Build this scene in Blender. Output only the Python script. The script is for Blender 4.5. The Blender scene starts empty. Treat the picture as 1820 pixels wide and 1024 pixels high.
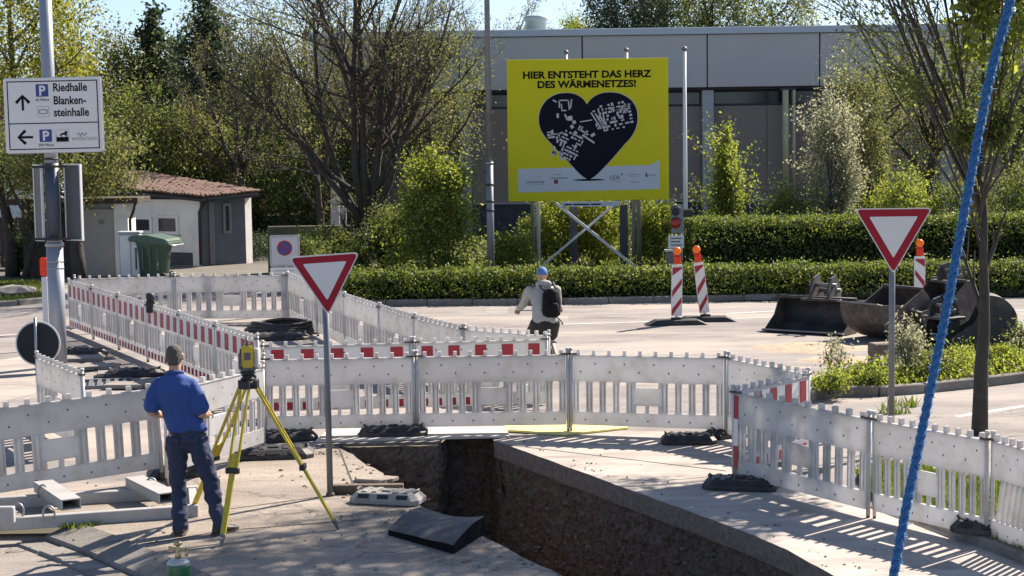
import bpy, bmesh, math, random
import numpy as np
from mathutils import Vector, Matrix, geometry, noise

R = math.radians
V = Vector
sc = bpy.context.scene
col = sc.collection
rng = random.Random(7)

# ------------------------------------------------------------------ camera
FOC, PW, PH, CAMH = 3000.0, 1820.0, 1024.0, 3.6
PITCH = math.atan(262.0 / FOC)
ROLL = 0.014
cam_d = bpy.data.cameras.new('camera')
cam = bpy.data.objects.new('camera', cam_d)
col.objects.link(cam)
cam_d.sensor_width = 36.0
cam_d.sensor_fit = 'HORIZONTAL'
cam_d.lens = 36.0 * FOC / PW
cam_d.clip_start = 0.1
cam_d.clip_end = 1500.0
_f = V((0, math.cos(PITCH), -math.sin(PITCH)))
_u0 = V((0, math.sin(PITCH), math.cos(PITCH)))
_r0 = V((1, 0, 0))
CR = _r0 * math.cos(ROLL) - _u0 * math.sin(ROLL)
CU = _u0 * math.cos(ROLL) + _r0 * math.sin(ROLL)
m3 = Matrix((CR, CU, -_f)).transposed()
cam.matrix_world = Matrix.Translation((0, 0, CAMH)) @ m3.to_4x4()
sc.camera = cam

# ------------------------------------------------------------------ sky, sun, exposure
SUN_EL = R(42.0)
SUN_AZ = R(47.5)            # clockwise from +Y (away from the camera) towards +X
world = bpy.data.worlds.new('World')
sc.world = world
world.use_nodes = True
wn = world.node_tree
wn.nodes.clear()
sky = wn.nodes.new('ShaderNodeTexSky')
sky.sky_type = 'NISHITA'
sky.sun_disc = False
sky.sun_elevation = SUN_EL
sky.sun_rotation = SUN_AZ
sky.air_density = 1.0
sky.dust_density = 0.4
sky.ozone_density = 3.0
bg = wn.nodes.new('ShaderNodeBackground')
bg.inputs[1].default_value = 0.078
wo = wn.nodes.new('ShaderNodeOutputWorld')
_tc = wn.nodes.new('ShaderNodeTexCoord')
_ad = wn.nodes.new('ShaderNodeVectorMath')
_ad.operation = 'ADD'
_ad.inputs[1].default_value = (0, 0, 0.07)
_nm = wn.nodes.new('ShaderNodeVectorMath')
_nm.operation = 'NORMALIZE'
wn.links.new(_tc.outputs['Generated'], _ad.inputs[0])
wn.links.new(_ad.outputs[0], _nm.inputs[0])
wn.links.new(_nm.outputs[0], sky.inputs[0])
wn.links.new(sky.outputs[0], bg.inputs[0])
wn.links.new(bg.outputs[0], wo.inputs[0])

sun_d = bpy.data.lights.new('sun', 'SUN')
sun_d.energy = 4.7
sun_d.angle = R(0.53)
sun_d.color = (1.0, 0.95, 0.88)
sun = bpy.data.objects.new('sun', sun_d)
col.objects.link(sun)
to_sun = V((math.sin(SUN_AZ) * math.cos(SUN_EL), math.cos(SUN_AZ) * math.cos(SUN_EL), math.sin(SUN_EL)))
sun.rotation_euler = (-to_sun).to_track_quat('-Z', 'Y').to_euler()
sun.location = to_sun * 60

sc.view_settings.view_transform = 'Standard'
sc.view_settings.look = 'None'
sc.view_settings.gamma = 1.0
sc.view_settings.use_curve_mapping = False
sc.view_settings.exposure = 1.32
sc.view_settings.use_white_balance = True
sc.view_settings.white_balance_temperature = 7200
sc.view_settings.white_balance_tint = 14
sc.render.engine = 'CYCLES'
sc.cycles.max_bounces = 6
sc.cycles.volume_bounces = 0
sc.cycles.volume_step_rate = 4
sc.cycles.volume_max_steps = 64
sc.cycles.diffuse_bounces = 3
sc.cycles.glossy_bounces = 2
sc.cycles.transmission_bounces = 4
sc.cycles.transparent_max_bounces = 4
sc.cycles.use_denoising = True


# ------------------------------------------------------------------ measuring helpers
def ray(px, py):
    return ((px - PW / 2) / FOC) * CR - ((py - PH / 2) / FOC) * CU + _f


def G(px, py, z=0.0):
    """where the sight line through a photo pixel meets the height z"""
    d = ray(px, py)
    t = (z - CAMH) / d.z
    return V((0, 0, CAMH)) + d * t


def D(px, py, dist):
    """where it meets the vertical plane at that distance"""
    d = ray(px, py)
    return V((0, 0, CAMH)) + d * (dist / d.y)


# ------------------------------------------------------------------ materials
MATS = {}


def mat(name, colr, rough=0.7, var=0.15, scale=6.0, bump=0.0, bscale=40.0, metal=0.0, dirt=None, dscale=2.0,
        damt=0.35, trans=0.0, spec=0.5, detail=5.0, coat=0.0):
    if name in MATS:
        return MATS[name]
    m = bpy.data.materials.new(name)
    m.use_nodes = True
    nt = m.node_tree
    N, L = nt.nodes, nt.links
    b = N['Principled BSDF']
    out = N['Material Output']
    geo = N.new('ShaderNodeNewGeometry')
    nz = N.new('ShaderNodeTexNoise')
    nz.inputs['Scale'].default_value = scale
    nz.inputs['Detail'].default_value = detail
    nz.inputs['Roughness'].default_value = 0.65
    L.new(geo.outputs['Position'], nz.inputs['Vector'])
    rp = N.new('ShaderNodeValToRGB')
    c = V(colr[:3])
    e = rp.color_ramp.elements
    e[0].position, e[1].position = 0.3, 0.7
    e[0].color = (*(c * (1 - var)), 1)
    e[1].color = (*(c * (1 + var)), 1)
    L.new(nz.outputs['Fac'], rp.inputs['Fac'])
    colout = rp.outputs['Color']
    if dirt is not None:
        dz = N.new('ShaderNodeTexNoise')
        dz.inputs['Scale'].default_value = dscale
        dz.inputs['Detail'].default_value = 7
        dz.inputs['Roughness'].default_value = 0.7
        L.new(geo.outputs['Position'], dz.inputs['Vector'])
        dr = N.new('ShaderNodeValToRGB')
        dr.color_ramp.elements[0].position = 0.48
        dr.color_ramp.elements[1].position = 0.72
        dr.color_ramp.elements[0].color = (0, 0, 0, 1)
        dr.color_ramp.elements[1].color = (damt, damt, damt, 1)
        L.new(dz.outputs['Fac'], dr.inputs['Fac'])
        mx = N.new('ShaderNodeMixRGB')
        mx.inputs[2].default_value = (*dirt, 1)
        L.new(dr.outputs['Color'], mx.inputs[0])
        L.new(colout, mx.inputs[1])
        colout = mx.outputs[0]
    if name in ('white_plastic', 'red_foil', 'black_rubber'):
        oi = N.new('ShaderNodeObjectInfo')
        om = N.new('ShaderNodeMapRange')
        om.inputs[3].default_value, om.inputs[4].default_value = .90, 1.05
        L.new(oi.outputs['Random'], om.inputs[0])
        ov = N.new('ShaderNodeVectorMath')
        ov.operation = 'SCALE'
        L.new(colout, ov.inputs[0])
        L.new(om.outputs[0], ov.inputs['Scale'])
        colout = ov.outputs[0]
    L.new(colout, b.inputs['Base Color'])
    b.inputs['Roughness'].default_value = rough
    b.inputs['Metallic'].default_value = metal
    b.inputs['Specular IOR Level'].default_value = spec
    b.inputs['Coat Weight'].default_value = coat
    if bump > 0:
        bz = N.new('ShaderNodeTexNoise')
        bz.inputs['Scale'].default_value = bscale
        bz.inputs['Detail'].default_value = 6
        L.new(geo.outputs['Position'], bz.inputs['Vector'])
        bp = N.new('ShaderNodeBump')
        bp.inputs['Strength'].default_value = min(1.0, bump)
        bp.inputs['Distance'].default_value = 0.02
        L.new(bz.outputs['Fac'], bp.inputs['Height'])
        L.new(bp.outputs['Normal'], b.inputs['Normal'])
    if trans > 0:
        tr = N.new('ShaderNodeBsdfTranslucent')
        L.new(colout, tr.inputs['Color'])
        ms = N.new('ShaderNodeMixShader')
        ms.inputs[0].default_value = trans
        L.new(b.outputs[0], ms.inputs[1])
        L.new(tr.outputs[0], ms.inputs[2])
        L.new(ms.outputs[0], out.inputs['Surface'])
    MATS[name] = m
    return m


def leafmat(name, c0, c1, c2, trans=0.45, rough=0.55):
    if name in MATS:
        return MATS[name]
    m = bpy.data.materials.new(name)
    m.use_nodes = True
    N, L = m.node_tree.nodes, m.node_tree.links
    b = N['Principled BSDF']
    geo = N.new('ShaderNodeNewGeometry')
    rp = N.new('ShaderNodeValToRGB')
    e = rp.color_ramp.elements
    e[0].color, e[1].color = (*c0, 1), (*c2, 1)
    k = e.new(0.5)
    k.color = (*c1, 1)
    L.new(geo.outputs['Random Per Island'], rp.inputs['Fac'])
    L.new(rp.outputs['Color'], b.inputs['Base Color'])
    b.inputs['Roughness'].default_value = rough
    b.inputs['Specular IOR Level'].default_value = 0.35
    tr = N.new('ShaderNodeBsdfTranslucent')
    hs = N.new('ShaderNodeHueSaturation')
    hs.inputs['Saturation'].default_value = 1.15
    hs.inputs['Value'].default_value = 1.5
    L.new(rp.outputs['Color'], hs.inputs['Color'])
    L.new(hs.outputs['Color'], tr.inputs['Color'])
    ms = N.new('ShaderNodeMixShader')
    ms.inputs[0].default_value = trans
    L.new(b.outputs[0], ms.inputs[1])
    L.new(tr.outputs[0], ms.inputs[2])
    L.new(ms.outputs[0], N['Material Output'].inputs['Surface'])
    MATS[name] = m
    return m


def groundmat(name, c_lo, c_hi, speck=0.25, sand=None, cracks=0.0, bump=0.35, rough=0.9, big=0.22):
    """worn asphalt or paving: broad patches, fine aggregate, tar-filled cracks, blown sand"""
    m = bpy.data.materials.new(name)
    m.use_nodes = True
    N, L = m.node_tree.nodes, m.node_tree.links
    b = N['Principled BSDF']
    geo = N.new('ShaderNodeNewGeometry')
    P = geo.outputs['Position']

    def nz(s, det, rgh=0.6, stretch=None):
        n = N.new('ShaderNodeTexNoise')
        n.inputs['Scale'].default_value = s
        n.inputs['Detail'].default_value = det
        n.inputs['Roughness'].default_value = rgh
        if stretch:
            mp = N.new('ShaderNodeMapping')
            mp.inputs['Scale'].default_value = stretch
            mp.inputs['Rotation'].default_value = (0, 0, R(12))
            L.new(P, mp.inputs['Vector'])
            L.new(mp.outputs[0], n.inputs['Vector'])
        else:
            L.new(P, n.inputs['Vector'])
        return n
    n1 = nz(big, 6, 0.62, (0.5, 1.3, 1))
    rp = N.new('ShaderNodeValToRGB')
    e = rp.color_ramp.elements
    e[0].position, e[1].position = 0.35, 0.66
    e[0].color, e[1].color = (*c_lo, 1), (*c_hi, 1)
    L.new(n1.outputs['Fac'], rp.inputs['Fac'])
    cur = rp.outputs['Color']
    n2 = nz(38.0, 4, 0.75)
    mr = N.new('ShaderNodeMapRange')
    mr.inputs[1].default_value, mr.inputs[2].default_value = 0.3, 0.7
    mr.inputs[3].default_value, mr.inputs[4].default_value = 1 - speck, 1 + speck
    L.new(n2.outputs['Fac'], mr.inputs[0])
    mu = N.new('ShaderNodeVectorMath')
    mu.operation = 'SCALE'
    L.new(cur, mu.inputs[0])
    L.new(mr.outputs[0], mu.inputs['Scale'])
    cur = mu.outputs[0]
    n4 = nz(2.6, 7, 0.72, (0.45, 1.2, 1))
    mr4 = N.new('ShaderNodeMapRange')
    mr4.inputs[1].default_value, mr4.inputs[2].default_value = 0.3, 0.7
    mr4.inputs[3].default_value, mr4.inputs[4].default_value = 0.76, 1.2
    L.new(n4.outputs['Fac'], mr4.inputs[0])
    mu4 = N.new('ShaderNodeVectorMath')
    mu4.operation = 'SCALE'
    L.new(cur, mu4.inputs[0])
    L.new(mr4.outputs[0], mu4.inputs['Scale'])
    cur = mu4.outputs[0]
    n5 = nz(.8, 9, .7, (.5, 1.4, 1))
    mr5 = N.new('ShaderNodeMapRange')
    mr5.inputs[1].default_value, mr5.inputs[2].default_value = 0.55, 0.68
    mr5.inputs[3].default_value, mr5.inputs[4].default_value = 1.04, 0.66
    L.new(n5.outputs['Fac'], mr5.inputs[0])
    mu5 = N.new('ShaderNodeVectorMath')
    mu5.operation = 'SCALE'
    L.new(cur, mu5.inputs[0])
    L.new(mr5.outputs[0], mu5.inputs['Scale'])
    cur = mu5.outputs[0]
    if sand:
        n3 = nz(0.45, 8, 0.68, (0.35, 1.5, 1))
        sr = N.new('ShaderNodeValToRGB')
        sr.color_ramp.elements[0].position = 0.5
        sr.color_ramp.elements[1].position = 0.62
        sr.color_ramp.elements[0].color = (0, 0, 0, 1)
        sr.color_ramp.elements[1].color = (.75, .75, .75, 1)
        L.new(n3.outputs['Fac'], sr.inputs['Fac'])
        mx = N.new('ShaderNodeMixRGB')
        mx.inputs[2].default_value = (*sand, 1)
        L.new(sr.outputs['Color'], mx.inputs[0])
        L.new(cur, mx.inputs[1])
        cur = mx.outputs[0]
    if cracks > 0:
        wv = nz(1.1, 4)
        ad = N.new('ShaderNodeMixRGB')
        ad.blend_type = 'ADD'
        ad.inputs[0].default_value = 1.6
        L.new(P, ad.inputs[1])
        L.new(wv.outputs['Color'], ad.inputs[2])
        vo = N.new('ShaderNodeTexVoronoi')
        vo.feature = 'DISTANCE_TO_EDGE'
        vo.inputs['Scale'].default_value = 0.28
        L.new(ad.outputs[0], vo.inputs['Vector'])
        cr = N.new('ShaderNodeValToRGB')
        cr.color_ramp.elements[0].position = 0.0
        cr.color_ramp.elements[1].position = 0.008
        cr.color_ramp.elements[0].color = (cracks, cracks, cracks, 1)
        cr.color_ramp.elements[1].color = (0, 0, 0, 1)
        L.new(vo.outputs['Distance'], cr.inputs['Fac'])
        mx2 = N.new('ShaderNodeMixRGB')
        mx2.inputs[2].default_value = (.06, .055, .05, 1)
        L.new(cr.outputs['Color'], mx2.inputs[0])
        L.new(cur, mx2.inputs[1])
        cur = mx2.outputs[0]
    L.new(cur, b.inputs['Base Color'])
    b.inputs['Roughness'].default_value = rough
    b.inputs['Specular IOR Level'].default_value = 0.25
    bp = N.new('ShaderNodeBump')
    bp.inputs['Strength'].default_value = bump
    bp.inputs['Distance'].default_value = 0.012
    L.new(n2.outputs['Fac'], bp.inputs['Height'])
    L.new(bp.outputs['Normal'], b.inputs['Normal'])
    MATS[name] = m
    return m


# ------------------------------------------------------------------ mesh builder
class MB:
    def __init__(s):
        s.v, s.f, s.m, s.sm = [], [], [], []

    def add(s, vs, fs, mi=0, smooth=False):
        o = len(s.v)
        s.v.extend(tuple(v) for v in vs)
        for f in fs:
            s.f.append([i + o for i in f])
            s.m.append(mi)
            s.sm.append(smooth)
        return s

    def box(s, x0, x1, y0, y1, z0, z1, mi=0, M=None):
        vs = [V((x, y, z)) for z in (z0, z1) for y in (y0, y1) for x in (x0, x1)]
        if M is not None:
            vs = [M @ v for v in vs]
        return s.add(vs, [(0, 2, 3, 1), (4, 5, 7, 6), (0, 1, 5, 4), (2, 6, 7, 3), (0, 4, 6, 2), (1, 3, 7, 5)], mi)

    def beam(s, p, q, w, h, mi=0, up=V((0, 0, 1))):
        p, q = V(p), V(q)
        t = (q - p).normalized()
        if abs(t.dot(up)) > .98:
            up = V((0, 1, 0))
        a = t.cross(up).normalized()
        b = a.cross(t).normalized()
        vs = []
        for c in (p, q):
            for (i, j) in ((-1, -1), (1, -1), (1, 1), (-1, 1)):
                vs.append(c + a * (i * w / 2) + b * (j * h / 2))
        return s.add(vs, [(3, 2, 1, 0), (4, 5, 6, 7), (0, 1, 5, 4), (1, 2, 6, 5), (2, 3, 7, 6), (3, 0, 4, 7)], mi)

    def tube(s, pts, rad, n=8, mi=0, cap=True, smooth=True):
        pts = [V(p) for p in pts]
        if not isinstance(rad, (list, tuple)):
            rad = [rad] * len(pts)
        vs, fs = [], []
        ref = None
        for i, p in enumerate(pts):
            t = (pts[min(i + 1, len(pts) - 1)] - pts[max(i - 1, 0)])
            if t.length < 1e-9:
                t = V((0, 0, 1))
            t.normalize()
            if ref is None:
                ref = V((1, 0, 0)) if abs(t.x) < .8 else V((0, 1, 0))
            a = (ref - t * ref.dot(t))
            if a.length < 1e-4:
                a = t.orthogonal()
            a.normalize()
            ref = a
            b = t.cross(a)
            for k in range(n):
                an = 2 * math.pi * k / n
                vs.append(p + (a * math.cos(an) + b * math.sin(an)) * rad[i])
        for i in range(len(pts) - 1):
            for k in range(n):
                k2 = (k + 1) % n
                fs.append((i * n + k, i * n + k2, (i + 1) * n + k2, (i + 1) * n + k))
        s.add(vs, fs, mi, smooth)
        if cap:
            o = len(s.v) - len(vs)
            s.f.append([o + k for k in range(n)][::-1]); s.m.append(mi); s.sm.append(False)
            e = o + (len(pts) - 1) * n
            s.f.append([e + k for k in range(n)]); s.m.append(mi); s.sm.append(False)
        return s

    def prism(s, poly, y0, y1, mi=0, M=None):
        """polygon in the XZ plane, counter-clockwise seen from -Y, extruded y0 (front) .. y1 (back)"""
        n = len(poly)
        vs = [V((x, y0, z)) for x, z in poly] + [V((x, y1, z)) for x, z in poly]
        if M is not None:
            vs = [M @ v for v in vs]
        fs = [tuple(range(n)), tuple(range(2 * n - 1, n - 1, -1))]
        for i in range(n):
            j = (i + 1) % n
            fs.append((i, i + n, j + n, j))
        return s.add(vs, fs, mi)

    def slab(s, poly, z0, z1, mi=0):
        n = len(poly)
        vs = [(p[0], p[1], z0) for p in poly] + [(p[0], p[1], z1) for p in poly]
        a = sum(poly[i][0] * poly[(i + 1) % n][1] - poly[(i + 1) % n][0] * poly[i][1] for i in range(n))
        fs = [tuple(range(n))[::-1], tuple(range(n, 2 * n))]
        for i in range(n):
            j = (i + 1) % n
            fs.append((i, j, j + n, i + n))
        if a < 0:
            fs = [f[::-1] for f in fs]
        return s.add(vs, fs, mi)

    def lathe(s, prof, n=16, mi=0, c=(0, 0, 0), smooth=True):
        vs, fs = [], []
        for r, z in prof:
            for k in range(n):
                a = 2 * math.pi * k / n
                vs.append((c[0] + r * math.cos(a), c[1] + r * math.sin(a), c[2] + z))
        for i in range(len(prof) - 1):
            for k in range(n):
                k2 = (k + 1) % n
                fs.append((i * n + k, i * n + k2, (i + 1) * n + k2, (i + 1) * n + k))
        s.add(vs, fs, mi, smooth)
        o = len(s.v) - len(vs)
        s.f.append([o + k for k in range(n)][::-1]); s.m.append(mi); s.sm.append(False)
        e = o + (len(prof) - 1) * n
        s.f.append([e + k for k in range(n)]); s.m.append(mi); s.sm.append(False)
        return s

    def loft(s, rings, n=16, mi=0):
        """closed body through rings (centre, side vector, other vector)"""
        vs, fs = [], []
        for c, a, b in rings:
            for k in range(n):
                an = 2 * math.pi * k / n
                vs.append(V(c) + V(a) * math.cos(an) + V(b) * math.sin(an))
        for i in range(len(rings) - 1):
            for k in range(n):
                k2 = (k + 1) % n
                fs.append((i * n + k, i * n + k2, (i + 1) * n + k2, (i + 1) * n + k))
        fs.append(tuple(range(n))[::-1])
        e = (len(rings) - 1) * n
        fs.append(tuple(e + k for k in range(n)))
        return s.add(vs, fs, mi, True)

    def limb(s, pts, rad, n=12, mi=0):
        """round-ended tapering limb"""
        pts = [V(p) for p in pts]
        rad = list(rad) if isinstance(rad, (list, tuple)) else [rad] * len(pts)
        d0 = (pts[0] - pts[1]).normalized()
        d1 = (pts[-1] - pts[-2]).normalized()
        a = [(pts[0] + d0 * rad[0] * f, rad[0] * g) for f, g in ((.95, .3), (.7, .71), (.35, .94))]
        z = [(pts[-1] + d1 * rad[-1] * f, rad[-1] * g) for f, g in ((.35, .94), (.7, .71), (.95, .3))]
        P = [p for p, _ in a] + pts + [p for p, _ in z]
        Q = [r for _, r in a] + rad + [r for _, r in z]
        return s.tube(P, Q, n, mi)

    def mesh(s, name, mats, bevel=0.0, seg=1):
        me = bpy.data.meshes.new(name)
        me.from_pydata(s.v, [], s.f)
        ms = mats if isinstance(mats, (list, tuple)) else [mats]
        for m in ms:
            me.materials.append(m)
        if len(me.polygons) == len(s.m):
            me.polygons.foreach_set('material_index', s.m)
            me.polygons.foreach_set('use_smooth', s.sm)
        me.update()
        if bevel > 0:
            bm = bmesh.new()
            bm.from_mesh(me)
            es = [e for e in bm.edges if len(e.link_faces) == 2 and e.calc_face_angle(0) > .6]
            bmesh.ops.bevel(bm, geom=es, offset=bevel, segments=seg, affect='EDGES', clamp_overlap=True)
            bm.to_mesh(me)
            bm.free()
        return me

    def build(s, name, mats, parent=None, loc=None, bevel=0.0, seg=1):
        return obj(name, s.mesh(name, mats, bevel, seg), parent, loc)


def obj(name, me, parent=None, loc=None):
    o = bpy.data.objects.new(name, me)
    col.objects.link(o)
    if parent is not None:
        o.parent = parent
    if loc is not None:
        o.location = loc
    return o


def tag(o, label=None, cat=None, group=None, kind=None):
    if label:
        o['label'] = label
    if cat:
        o['category'] = cat
    if group:
        o['group'] = group
    if kind:
        o['kind'] = kind
    return o


def thing(name, label, cat, loc=(0, 0, 0), rz=0.0, group=None):
    o = bpy.data.objects.new(name, None)
    col.objects.link(o)
    o.empty_display_size = 0.2
    o.location = loc
    o.rotation_euler = (0, 0, rz)
    return tag(o, label, cat, group)


KIDS = {}


def copy_tree(root, loc=None, rz=None, label=None, scale=None):
    """a copy of a thing with copies of its parts and sub-parts, sharing mesh data"""
    def rec(o, parent):
        c = o.copy()
        col.objects.link(c)
        if parent is not None:
            c.parent = parent
        for k in list(o.children):
            rec(k, c)
        return c
    c = rec(root, None)
    if loc is not None:
        c.location = loc
    if rz is not None:
        c.rotation_euler = (0, 0, rz)
    if label:
        c['label'] = label
    if scale is not None:
        c.scale = scale
    return c


def lettering(string, size, parent, loc, m, align='CENTER', bold=0.0, xs=1.0, name='lettering', rot=0.0, depth=.002):
    cu = bpy.data.curves.new('lettering', 'FONT')
    cu.body = string
    cu.size = size
    cu.align_x = align
    cu.offset = bold
    cu.extrude = depth / 2
    cu.resolution_u = 3
    t = bpy.data.objects.new('lettering_source', cu)
    col.objects.link(t)
    bpy.context.view_layer.update()
    me = bpy.data.meshes.new_from_object(t.evaluated_get(bpy.context.evaluated_depsgraph_get()))
    bpy.data.objects.remove(t)
    bpy.data.curves.remove(cu)
    for v in me.vertices:
        x, y, z = v.co
        v.co = (x * xs, -z, y)
    me.materials.clear()
    me.materials.append(m)
    o = obj(name, me, parent, loc)
    o.rotation_euler = (0, rot, 0)
    return o


def remeshed(name, mb, mats, voxel, parent=None, smooth=3, wrinkle=0.0, wscale=9.0, wz=1.0):
    """one continuous surface from overlapping closed bodies"""
    me = mb.mesh(name, mats)
    o = bpy.data.objects.new(name, me)
    col.objects.link(o)
    md = o.modifiers.new('r', 'REMESH')
    md.mode = 'VOXEL'
    md.voxel_size = voxel
    md.use_smooth_shade = True
    sm = o.modifiers.new('s', 'SMOOTH')
    sm.factor = 0.5
    sm.iterations = smooth
    bpy.context.view_layer.update()
    me2 = bpy.data.meshes.new_from_object(o.evaluated_get(bpy.context.evaluated_depsgraph_get()))
    bpy.data.objects.remove(o)
    me2.name = name
    if wrinkle > 0:
        me2.update()
        ns = [v.normal.copy() for v in me2.vertices]
        for v, nn in zip(me2.vertices, ns):
            q = V((v.co.x * wscale, v.co.y * wscale, v.co.z * wscale * wz))
            w = noise.noise(q) + .5 * noise.noise(q * 2.1)
            v.co += nn * (w * wrinkle)
        me2.update()
    if not me2.materials:
        for m in (mats if isinstance(mats, (list, tuple)) else [mats]):
            me2.materials.append(m)
    for p in me2.polygons:
        p.use_smooth = True
    return obj(name, me2, parent)


def leaf_object(name, P, S, m, parent=None, seed=0, aspect=.55, up=0.0):
    """one small folded-diamond leaf per point"""
    P = np.asarray(P, dtype=np.float64).reshape(-1, 3)
    n = len(P)
    g = np.random.default_rng(seed)
    S = np.broadcast_to(np.asarray(S, dtype=np.float64), (n,)) * g.uniform(.6, 1.35, n)
    nr = g.normal(size=(n, 3))
    nr[:, 2] += up
    nr /= np.linalg.norm(nr, axis=1, keepdims=True) + 1e-9
    q = g.normal(size=(n, 3))
    t = np.cross(nr, q)
    t /= np.linalg.norm(t, axis=1, keepdims=True) + 1e-9
    b = np.cross(nr, t)
    s = S[:, None]
    vs = np.empty((n, 4, 3))
    vs[:, 0] = P - t * s * .5
    vs[:, 1] = P + b * s * aspect * .5 + nr * s * .08
    vs[:, 2] = P + t * s * .5
    vs[:, 3] = P - b * s * aspect * .5 + nr * s * .08
    me = bpy.data.meshes.new(name)
    me.vertices.add(4 * n)
    me.vertices.foreach_set('co', vs.reshape(-1))
    me.loops.add(4 * n)
    me.loops.foreach_set('vertex_index', np.arange(4 * n, dtype=np.int32))
    me.polygons.add(n)
    me.polygons.foreach_set('loop_start', np.arange(0, 4 * n, 4, dtype=np.int32))
    me.polygons.foreach_set('loop_total', np.full(n, 4, dtype=np.int32))
    me.materials.append(m)
    me.update(calc_edges=True)
    return obj(name, me, parent)

# ================================================================== MATERIALS
M_road = groundmat('road_asphalt', (.18, .164, .155), (.262, .241, .228), .2, sand=(.35, .305, .262), cracks=.0)
M_pave = groundmat('worn_pavement', (.19, .163, .138), (.295, .255, .215), .32, cracks=.55, bump=.5, big=.5)
M_conc = groundmat('pale_concrete', (.32, .288, .26), (.40, .362, .33), .15, big=.6, bump=.25)
M_kerb = groundmat('kerb_concrete', (.15, .14, .125), (.24, .22, .20), .25, big=1.4, bump=.4)
M_line = mat('road_paint', (.46, .445, .42), .8, .15, 9, dirt=(.3, .28, .25), dscale=5, damt=.8)
M_soil = mat('soil', (.11, .083, .063), .95, .65, 20, bump=1.0, bscale=26, dirt=(.21, .165, .125), dscale=7, damt=.85)
M_stone = mat('stone', (.19, .155, .125), .9, .4, 8, bump=.4)
M_cut = mat('cut_asphalt', (.20, .165, .14), .95, .35, 18, bump=.9, bscale=50)
M_lawn = mat('lawn_soil', (.055, .06, .022), .95, .4, 3, bump=.6, spec=.05)
M_dark = mat('forest_floor', (.035, .033, .02), 1.0, .4, 2, spec=.0)
M_hin = mat('hedge_inner_dark', (.014, .02, .009), 1.0, .4, 6, spec=.0)
M_white = mat('white_plastic', (.645, .645, .645), .5, .05, 1.2, trans=.46, dirt=(.42, .38, .33), dscale=4.0, damt=.55)
M_dimple_shade = mat('dimple_shade', (.13, .13, .13), .8, .1)  # raised discs on the boards; shade of the recesses put into their colour
M_red = mat('red_foil', (.36, .010, .026), .4, .12, 3)
M_foilw = mat('white_foil', (.72, .70, .68), .4, .06, 3)
M_post = mat('barrier_post', (.55, .54, .52), .5, .1, 4, dirt=(.3, .25, .2), damt=.6)
M_foot = mat('rusty_post_foot', (.10, .075, .06), .8, .3, 10)
M_rub = mat('black_rubber', (.022, .021, .021), .55, .3, 6, bump=.3, dirt=(.09, .08, .07), dscale=5, damt=.7)
M_rubg = mat('grey_recycled_rubber', (.33, .31, .28), .8, .15, 6, bump=.3, dirt=(.16, .14, .12), dscale=6, damt=.7)
M_galv = mat('galvanised_steel', (.30, .31, .33), .45, .12, 5, metal=.55)
M_galvd = mat('dull_grey_steel', (.17, .18, .195), .5, .15, 4, metal=.4)
M_bark = mat('bark', (.075, .062, .05), .95, .35, 7, bump=.7, bscale=25)
M_barkd = mat('dark_bark', (.05, .042, .035), .95, .35, 7, bump=.7)
M_black = mat('black_matt', (.018, .018, .02), .6, .2, 5)
M_glass = mat('dark_glass', (.02, .03, .045), .12, .2, .6, spec=.6)

L_olive = leafmat('leaf_olive', (.075, .088, .036), (.13, .143, .052), (.20, .205, .08), .52)
L_brown = leafmat('leaf_bud_brown', (.085, .08, .04), (.13, .125, .058), (.18, .18, .08), .5)
L_yell = leafmat('leaf_yellow_green', (.12, .14, .03), (.19, .195, .045), (.27, .255, .065), .55)
L_fresh = leafmat('leaf_fresh', (.10, .135, .03), (.18, .215, .05), (.27, .295, .08), .55)
L_mid = leafmat('leaf_mid_green', (.06, .082, .026), (.108, .135, .042), (.185, .20, .068), .52)
L_dark = leafmat('leaf_dark_conifer', (.024, .042, .022), (.042, .066, .032), (.07, .095, .046), .35)
L_pale = leafmat('leaf_pale_willow', (.18, .185, .12), (.26, .265, .17), (.36, .36, .25), .5)
L_hedge = leafmat('leaf_hedge', (.04, .065, .016), (.085, .12, .03), (.24, .26, .07), .42)
L_grass = leafmat('grass_blade', (.07, .10, .02), (.12, .16, .035), (.17, .19, .05), .4)

# ================================================================== GROUND WITH THE TRENCH CUT OUT
TR_L = [G(593, 789), G(640, 818), G(682, 842), G(678, 853), G(716, 880), G(753, 904), G(806, 930), G(866, 958), G(996, 1023)]
TR_R = [G(877, 783), G(1060, 849), G(1340, 952), G(1400, 978), G(1478, 1022)]


def jag(pts, step, amp, seed):
    out = [pts[0]]
    for a, b in zip(pts[:-1], pts[1:]):
        n = max(1, int((b - a).length / step))
        t = (b - a).normalized()
        nn = V((-t.y, t.x, 0))
        for i in range(1, n + 1):
            q = a.lerp(b, i / n)
            w = noise.noise(V((q.x * 2.2, q.y * 2.2, seed))) + .7 * noise.noise(V((q.x * 7, q.y * 7, seed)))
            out.append(q + (nn * w * amp if not (i == n and b is pts[-1]) else V((0, 0, 0))))
    return out


TR_L, TR_R = jag(TR_L, .12, .035, 3), jag(TR_R, .14, .016, 8)
dl = (TR_L[-1] - TR_L[-2]).normalized()
dr = (TR_R[-1] - TR_R[-2]).normalized()
TR_L.append(TR_L[-1] + dl * 3.6)
TR_R.append(TR_R[-1] + dr * 3.4)
_a, _b = V((TR_L[0].x, TR_L[0].y, 0)), V((TR_R[0].x, TR_R[0].y, 0))
_c = _a.lerp(_b, .66)
RECESS = [_a, _c, _c + V((.05, .62, 0)), _b + V((-.03, .62, 0)), _b]
trench = [V((p.x, p.y, 0)) for p in TR_L] + [V((p.x, p.y, 0)) for p in reversed(TR_R)] + list(reversed(RECESS[1:-1]))

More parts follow.
